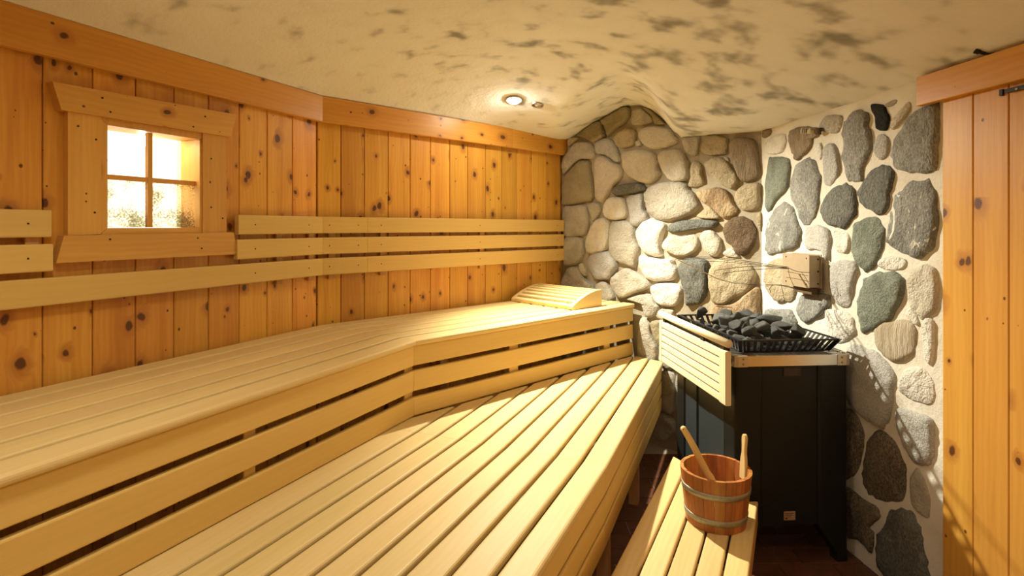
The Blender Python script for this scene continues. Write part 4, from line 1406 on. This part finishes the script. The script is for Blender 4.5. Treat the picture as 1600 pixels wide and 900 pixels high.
# steel rim
ZR0, ZR1 = ZB, 0.838
hbox('rim_band', 0.046, HWd - 0.046, -0.006, 0.004, ZR0, ZR1, RIM if False else STEEL)
hbox('rim_band', 0.046, HWd - 0.046, HDp - 0.004, HDp + 0.006, ZR0, ZR1, STEEL)
hbox('rim_band', -0.006, 0.004, 0.05, HDp - 0.05, ZR0, ZR1, STEEL)
hbox('rim_band', HWd - 0.004, HWd + 0.006, 0.05, HDp - 0.05, ZR0, ZR1, STEEL)
def bracket(cx, cy, sx, sy):
    prof = [(0.048, -0.0085), (0.010, -0.0085), (-0.0045, -0.0045), (-0.0085, 0.010), (-0.0085, 0.048), (0.001, 0.048), (0.001, 0.010), (0.010, 0.001), (0.048, 0.001)]
    P_ = [(cx + sx * a, cy + sy * b) for a, b in prof]
    V = [(a, b, ZR0 - 0.001) for a, b in P_] + [(a, b, ZR1 + 0.001) for a, b in P_]
    b_ = mk('rim_corner', V, prism_faces(len(P_)), RIMC, ht, MH.copy(), world=False)
    for z in (ZR0 + 0.011, ZR1 - 0.011):
        V, Fc = lathe([(0.0005, 0.0035), (0.003, 0.003), (0.0045, 0.0)], 10)
        M = MH @ (Matrix.Translation(Vector((cx + sx * 0.030, cy - sy * 0.0085, z))) @ Matrix.Rotation(math.radians(90 if sy > 0 else -90), 4, 'X'))
        mk('screw', V, Fc, BRASS, b_, M, True, world=False)
RIMC = plain('pale_rim_corner', (0.60, 0.52, 0.38), 0.4, 0.55, var=0.1, bscale=20)
bracket(0, 0, 1, 1); bracket(HWd, 0, -1, 1); bracket(0, HDp, 1, -1); bracket(HWd, HDp, -1, -1)
# perforated top plate: bars across the rim
for k in range(24):
    y = 0.012 + k * (HDp - 0.024) / 23
    hbox('grille_bar', 0.006, HWd - 0.006, y - 0.006, y + 0.006, ZR1 - 0.006, ZR1 - 0.002, STEEL)
# plates with print
pl_ = hbox('rating_plate', 0.205, 0.280, 0.007, 0.0105, ZB - 0.046, ZB - 0.008, PLATE)
for k in range(6):
    hbox('print_line', 0.210, 0.210 + (0.064 if k % 2 else 0.055), 0.0064, 0.0072, ZB - 0.0145 - k * 0.0052, ZB - 0.0125 - k * 0.0052, PLATE_T, pl_)
sk = hbox('sticker', 0.208, 0.256, 0.0085, 0.0101, 0.172, 0.207, STICKER)
for k in range(3):
    hbox('print_line', 0.213, 0.249 - 0.006 * k, 0.0081, 0.0088, 0.198 - 0.007 * k, 0.200 - 0.007 * k, INK, sk)
hbox('print_mark', 0.213, 0.224, 0.0081, 0.0088, 0.176, 0.181, INK, sk)

# rock basket, flared, of flat iron bars
bx0, bx1, by0, by1 = 0.058, 0.420, 0.055, 0.640
tx0, tx1, ty0, ty1 = 0.030, 0.445, 0.010, 0.672
BZ0, BZ1 = ZR1 + 0.001, 0.898
def ring_frame(name, r_out, wv, z, zh, parent):
    x0, x1, y0, y1 = r_out
    V = []
    for zz in (z, z + zh):
        for (a, b) in ((x0, y0), (x1, y0), (x1, y1), (x0, y1), (x0 + wv, y0 + wv), (x1 - wv, y0 + wv), (x1 - wv, y1 - wv), (x0 + wv, y1 - wv)):
            V.append((a, b, zz))
    Fc = []
    for i in range(4):
        j = (i + 1) % 4
        Fc += [(i, i + 4, j + 4, j), (8 + i, 8 + j, 12 + j, 12 + i), (i, j, 8 + j, 8 + i), (4 + i, 12 + i, 12 + j, 4 + j)]
    return mk(name, V, Fc, IRON, parent, MH.copy(), world=False)
bsk = hbox('basket', bx0, bx1, by0, by1, BZ0, BZ0 + 0.004, IRON)
ring_frame('top_rail', (tx0, tx1, ty0, ty1), 0.006, BZ1 - 0.007, 0.007, bsk)
ring_frame('bottom_rail', (bx0 - 0.001, bx1 + 0.001, by0 - 0.001, by1 + 0.001), 0.006, BZ0, 0.008, bsk)
def bar(p0, p1, tdir, wd, th, ndir):
    V = []
    for p in (p0, p1):
        p = np.array(p)
        for (a, b) in ((-1, -1), (1, -1), (1, 1), (-1, 1)):
            V.append(tuple(p + np.array(tdir) * a * wd / 2 + np.array(ndir) * b * th / 2))
    mk('bar', V, prism_faces(4), IRON, bsk, MH.copy(), world=False)
def side(nb, a0, a1, b0, b1, tdir, ndir):
    for k in range(nb + 1):
        f_ = k / nb
        p0 = [a0[i] + (a1[i] - a0[i]) * f_ for i in range(3)]
        p1 = [b0[i] + (b1[i] - b0[i]) * f_ for i in range(3)]
        bar(p0, p1, tdir, 0.030 if k in (0, nb) else 0.0135, 0.003, ndir)
zb_, zt_ = BZ0 + 0.002, BZ1 - 0.002
i_ = 0.003
side(14, (bx0, by0, zb_), (bx1, by0, zb_), (tx0 + i_, ty0 + i_, zt_), (tx1 - i_, ty0 + i_, zt_), (1, 0, 0), (0, 1, 0))
side(14, (bx0, by1, zb_), (bx1, by1, zb_), (tx0 + i_, ty1 - i_, zt_), (tx1 - i_, ty1 - i_, zt_), (1, 0, 0), (0, 1, 0))
side(22, (bx0, by0, zb_), (bx0, by1, zb_), (tx0 + i_, ty0 + i_, zt_), (tx0 + i_, ty1 - i_, zt_), (0, 1, 0), (1, 0, 0))
side(22, (bx1, by0, zb_), (bx1, by1, zb_), (tx1 - i_, ty0 + i_, zt_), (tx1 - i_, ty1 - i_, zt_), (0, 1, 0), (1, 0, 0))

# ------------------------------------------------------------------ heater rocks, each one a thing
import bmesh
def rock_mesh(seed, mat, n=13):
    rg = random.Random(seed)
    bm = bmesh.new()
    for i in range(n):
        v = Vector((rg.gauss(0, 1), rg.gauss(0, 1), rg.gauss(0, 1))).normalized() * rg.uniform(0.75, 1.05)
        bm.verts.new((v.x, v.y * 0.8, v.z * 0.62))
    r_ = bmesh.ops.convex_hull(bm, input=bm.verts)
    for g in r_['geom_interior']:
        if isinstance(g, bmesh.types.BMVert):
            bm.verts.remove(g)
    bmesh.ops.bevel(bm, geom=list(bm.edges), offset=0.06, segments=1, affect='EDGES')
    bmesh.ops.recalc_face_normals(bm, faces=bm.faces)
    me = bpy.data.meshes.new('heater_rock'); bm.to_mesh(me); bm.free()
    me.materials.append(mat)
    return me
RM = [rock_mesh(s, ROCK) for s in range(8)] + [rock_mesh(20 + s, ROCK_L) for s in range(4)]
def rock(x, y, z, s, me, label, rot=None, sc=(1, 1, 1), group='rocks in the heater basket'):
    o = bpy.data.objects.new('heater_rock', me)
    R = Matrix.Rotation(random.uniform(0, 6.28), 4, 'Z') @ Matrix.Rotation(random.uniform(-0.5, 0.5), 4, 'X') if rot is None else rot
    link(o, None, MH @ Matrix.Translation(Vector((x, y, z))) @ R @ Matrix.Diagonal(Vector((s * sc[0], s * sc[1], s * sc[2], 1))))
    if label == RL and me in RM[8:]:
        label = 'paler grey angular rock among the dark ones in the heater basket'
    o['label'] = label; o['category'] = 'rock'
    if group:
        o['group'] = group
    return o
RL = 'dark grey angular rock heaped in the black heater basket'
rgr = random.Random(3)
for iy in range(7):
    for ix in range(4):
        x = bx0 + 0.054 + ix * (bx1 - bx0 - 0.108) / 3 + rgr.uniform(-0.004, 0.004)
        y = by0 + 0.056 + iy * (by1 - by0 - 0.112) / 6 + rgr.uniform(-0.004, 0.004)
        rock(x, y, BZ0 + 0.030, rgr.uniform(0.036, 0.041), RM[rgr.randrange(len(RM))], RL)
for iy in range(6):
    for ix in range(3):
        x = bx0 + 0.085 + ix * (bx1 - bx0 - 0.17) / 2 + rgr.uniform(-0.015, 0.015)
        y = by0 + 0.085 + iy * (by1 - by0 - 0.16) / 5 + rgr.uniform(-0.012, 0.012)
        if (0 < iy < 4 and ix == 2) or (iy == 1 and ix == 0) or (iy == 5 and ix == 0):
            continue
        rock(x, y, BZ0 + 0.069 + rgr.uniform(-0.003, 0.005), rgr.uniform(0.046, 0.054), RM[rgr.randrange(len(RM))], RL)
rock(0.315, 0.20, BZ0 + 0.078, 0.072, rock_mesh(77, ROCK, 18), 'largest blunt grey rock at the front right of the basket', Matrix.Rotation(0.3, 4, 'Z'), (1.05, 0.85, 0.72), None)
rock(0.335, 0.345, BZ0 + 0.082, 0.072, rock_mesh(78, ROCK, 16), 'long dark rock lying behind the largest grey one', Matrix.Rotation(-0.25, 4, 'Z'), (1.25, 0.7, 0.6), None)
rock(0.105, 0.565, BZ0 + 0.078, 0.066, rock_mesh(79, ROCK, 10), 'tall pointed rock standing at the far left basket corner', Matrix.Rotation(0.9, 4, 'Z') @ Matrix.Rotation(0.5, 4, 'X'), (0.95, 0.8, 1.1), None)
rock(0.165, 0.22, BZ0 + 0.070, 0.05, rock_mesh(80, ROCK_L, 9), 'pale triangular rock near the front of the basket', Matrix.Rotation(0.4, 4, 'Z') @ Matrix.Rotation(0.6, 4, 'Y'), (1, 0.8, 0.9), None)

# ------------------------------------------------------------------ wooden guard beside the heater
gd = thing('heater_guard', 'bright pale wooden guard panel with a round rail beside the heater', 'guard', hp_(-0.05, HDp / 2, 0.65))
GX, GY0, GY1 = -0.050, -0.045, 0.700
GZ0, GZ1 = 0.655, 0.866
GUARD = wood('white_guard_wood', (0.84, 0.73, 0.50), (0.76, 0.62, 0.37), grain=0.7, rough=0.5, var=0.04)
def gbox(name, y0, y1, z0, z1, x0=GX - 0.010, x1=GX + 0.010, mat=None, r=0.003, grain='y'):
    prof = rrect(x0, x1, z0, z1, r, 2)
    V = [hp_(a, y0, b) for a, b in prof] + [hp_(a, y1, b) for a, b in prof]
    c = np.mean(np.array(V), 0)
    M = frame(c, (hy_[0], hy_[1], 0)) if grain == 'y' else frame(c, (0, 0, 1), (hx_[0], hx_[1], 0))
    return mk(name, V, prism_faces(len(prof)), mat or GUARD, gd, M)
gbox('stile', GY0, GY0 + 0.052, GZ0, GZ1, GX - 0.012, GX + 0.012, None, 0.004, 'z')
gbox('stile', GY1 - 0.030, GY1, GZ0, GZ1, GX - 0.012, GX + 0.012, None, 0.004, 'z')
nb = 6
for k in range(nb):
    a = GZ0 + k * (GZ1 - GZ0) / nb; b = GZ0 + (k + 1) * (GZ1 - GZ0) / nb
    gbox('board', GY0 + 0.0525, GY1 - 0.0305, a + 0.0034, b - 0.0034, r=0.002)
rz = 0.897
gbox('dark_strip', GY0 + 0.02, GY1 - 0.03, GZ1 - 0.03, rz - 0.013, GX + 0.0128, GX + 0.0168, IRON, 0.001)  # dark strip along the band between panel and rail
rl = tube('hand_rail', gd, GUARD, [hp_(GX, GY0 - 0.004, rz), hp_(GX, GY1, rz)], 0.0180, 20)
for y in (GY0 + 0.03, GY0 + 0.22, GY1 - 0.06):
    V, Fc = [], []
    gbox('rail_bracket', y, y + 0.03, GZ1 - 0.02, rz - 0.014, GX - 0.004, GX + 0.004, IRON, 0.001)
    gbox('mount_arm', y, y + 0.03, GZ1 - 0.055, GZ1 - 0.035, GX + 0.0125, -0.0065 if 0.0 < y < 0.6 else GX + 0.03, IRON, 0.001)

# ------------------------------------------------------------------ wire box on the right wall
def wR(t, z, o):
    q = nR * (WR - o) + dR * t
    return (q[0], q[1], z)
def rbox(name, t0, t1, z0, z1, o0, o1, mat, parent, r=0.0):
    prof = rrect(t0, t1, z0, z1, r, 2)
    V = [wR(a, b, o0) for a, b in prof] + [wR(a, b, o1) for a, b in prof]
    return mk(name, V, prism_faces(len(prof)), mat, parent)
BP = 0.087
bt0, bt1 = tR(1264, BP), tR(1223, BP)
bg = ray_line(1264, nR * (WR - BP), dR)
bz1 = H + (HZ - 399) * bg[1] / F; bz0 = H + (HZ - 450) * bg[1] / F
wb = thing('wire_box', 'beige metal box with splayed wires fixed to the stone wall', 'junction box', wR((bt0 + bt1) / 2, bz0, 0.0))
rbox('housing', bt0, bt1, bz0, bz1, 0.030, BP - 0.004, BOXM, wb, 0.006)
rbox('cover', bt0 - 0.002, bt1 + 0.002, bz0 - 0.002, bz1 + 0.002, BP - 0.0038, BP, BOXM, wb, 0.006)
rbox('back_plate', bt0 - 0.008, bt1 + 0.004, bz0 - 0.004, bz1 + 0.004, 0.024, 0.0298, BOXM, wb, 0.003)
rbox('bracket', bt0 + 0.02, bt1 - 0.05, bz0 - 0.035, bz0 - 0.0025, 0.024, 0.060, RUST, wb, 0.002)
for a in (bt0 + 0.02, bt1 - 0.03):
    for b in (bz0 + 0.016, bz1 - 0.016):
        V, Fc = lathe([(0.0005, 0.002), (0.004, 0.0015), (0.0045, -0.002)], 8)
        mk('screw', V, Fc, DARKM, wb, frame(wR(a, b, BP), (0, 0, 1), (-nR[0], -nR[1], 0)), False, world=False)
def nearscrew(px, py):
    q = nR * (WR - 0.045) + dR * (bt0 - 0.0005)
for (o_, b) in ((0.040, bz1 - 0.02), (0.040, bz0 + 0.02), (0.040, (bz0 + bz1) / 2)):
    V, Fc = lathe([(0.0005, 0.002), (0.0045, 0.0015), (0.005, -0.002)], 8)
    mk('screw', V, Fc, DARKM, wb, frame(wR(bt0 - 0.0002, b, o_), (0, 0, 1), (-dR[0], -dR[1], 0)), False, world=False)
zf = float(bg[1])
def wire(pts, z0, z1, r, mat=None):
    n_ = len(pts)
    P_ = [at(px, py, z0 + (z1 - z0) * i / (n_ - 1)) for i, (px, py) in enumerate(pts)]
    V, Fc = tube_mesh(spline(P_, 5), r, 6)
    mk('wire', V, Fc, mat or WIRE, wb, None, True)
zm_ = zf + 0.10
wire([(1055, 405), (1100, 401.5), (1150, 406), (1200, 413), (1230, 417)], 2.78, zm_, 0.0016)
wire([(1060, 406), (1110, 404), (1170, 411), (1231, 419)], 2.74, zm_, 0.0014)
wire([(1058, 406), (1090, 420), (1120, 435), (1145, 442)], 2.69, 2.73, 0.0022, WIREB)
wire([(1145, 442), (1180, 445), (1215, 445.5), (1248, 452.5)], 2.73, zm_ - 0.04, 0.0015)
wire([(1116, 428), (1118, 423), (1135, 420), (1180, 416), (1232, 419.5)], 2.76, zm_, 0.0014)
wire([(1129, 430), (1132, 427), (1160, 423), (1200, 420), (1233, 420)], 2.73, zm_, 0.0014)
wire([(1090, 408), (1130, 409), (1180, 414), (1232, 418)], 2.80, zm_, 0.0012)
wire([(1204, 457), (1203, 450), (1210, 445), (1230, 447), (1246, 452)], zm_ - 0.02, zm_ - 0.03, 0.0016)
wire([(1220, 443), (1223, 455), (1226, 470)], zm_ - 0.03, zm_ - 0.06, 0.0012)
wire([(1246, 452), (1240, 458), (1243, 462)], zm_ - 0.03, zm_ - 0.04, 0.0012)
wire([(1284, 455), (1300, 462), (1330, 472), (1350, 480), (1362, 488), (1374, 507)], zf - 0.02, 2.49, 0.0016)
wire([(1318, 468), (1312, 460), (1322, 474), (1328, 481)], 2.62, 2.60, 0.0014)
wire([(1229, 424), (1248, 428), (1262, 431)], zm_ - 0.07, zf - 0.02, 0.0012)
wire([(1228, 433), (1246, 436), (1264, 440)], zm_ - 0.07, zf - 0.02, 0.0012)
wire([(1231, 416), (1234, 432), (1240, 446)], zm_ - 0.08, zf - 0.02, 0.0012)
wire([(1252, 425), (1258, 433), (1264, 444)], zm_ - 0.12, zf - 0.03, 0.0012)
wire([(1231, 418), (1245, 424), (1266, 426)], zm_ - 0.09, zf - 0.03, 0.0015)

# temperature sensor under the vault
sg = ray_line(1270, nR * (WR - 0.04), dR)
s_z = H + (HZ - 206) * sg[1] / F
s_t = float(sg @ dR)
sn = thing('temperature_sensor', 'small ribbed cylindrical sensor on the stone wall under the vault', 'sensor', wR(s_t, s_z, 0.01))
p0 = np.array(wR(tR(1284, 0.018), s_z - 0.002, 0.018)); p1 = np.array(wR(tR(1272, 0.04), s_z + 0.001, 0.055)); p2 = np.array(at(1253, 204.5, float(p1[1]) + 0.03))
tube('mount', sn, RUST, [p0, p0 + (p1 - p0) * 0.6], 0.017, 14)
tube('barrel', sn, SENSOR, [p0 + (p1 - p0) * 0.6, p1 + (p2 - p1) * 0.45], 0.0135, 16)
axs = (p2 - p1) / np.linalg.norm(p2 - p1)
b0 = p1 + (p2 - p1) * 0.45
for k in range(3):
    a = b0 + (p2 - b0) * (k + 0.25) / 3
    tube('rib', sn, SENSOR, [a, a + axs * 0.004], 0.0150, 16)
tube('core', sn, DARKM, [b0, p2 - axs * 0.002], 0.0105, 14)
tube('end_cap', sn, SENSOR, [p2 - axs * 0.002, p2 + axs * 0.003], 0.0150, 16)

# ------------------------------------------------------------------ small things at the right
dc = thing('door_bar', 'thin black metal bar under the right cornice board', 'bar', wR(tR(1590, 0.04), 1.90, 0.03))
g_ = ray_line(1600, nR * (WR - 0.04), dR)
dz = H + (HZ - 135) * g_[1] / F
rbox('rod', tR(1700, 0.04), tR(1568, 0.04), dz - 0.006, dz + 0.007, 0.026, 0.036, IRON, dc, 0.003)
rbox('end_plate', tR(1566, 0.03), tR(1561, 0.03), dz - 0.010, dz + 0.012, 0.0225, 0.030, IRON, dc, 0.002)
V, Fc = lathe([(0.0005, 0.003), (0.004, 0.002), (0.005, -0.001)], 10)
mk('bolt', V, Fc, STEEL, dc, frame(wR(tR(1588, 0.036), dz, 0.036), (0, 0, 1), (-nR[0], -nR[1], 0)), True, world=False)

cs = [ceil_hit(px, py) for px, py in ((1523, 77), (1530, 79), (1538, 81), (1546, 82), (1553, 82))]
cpts = [np.array([x, y, z - 0.004]) for x, y, z in cs]
V, Fc = tube_mesh(spline(cpts, 4), [0.010] * 5 + [0.006] * 4 + [0.004] * 8, 8)
cc = mk('hole', V, Fc, HOLE, None, None, True)  # small dark hole in the ceiling, built as a tapering cord
tag(cc, 'small dark cable stub emerging from the ceiling above the right cornice', 'hole')
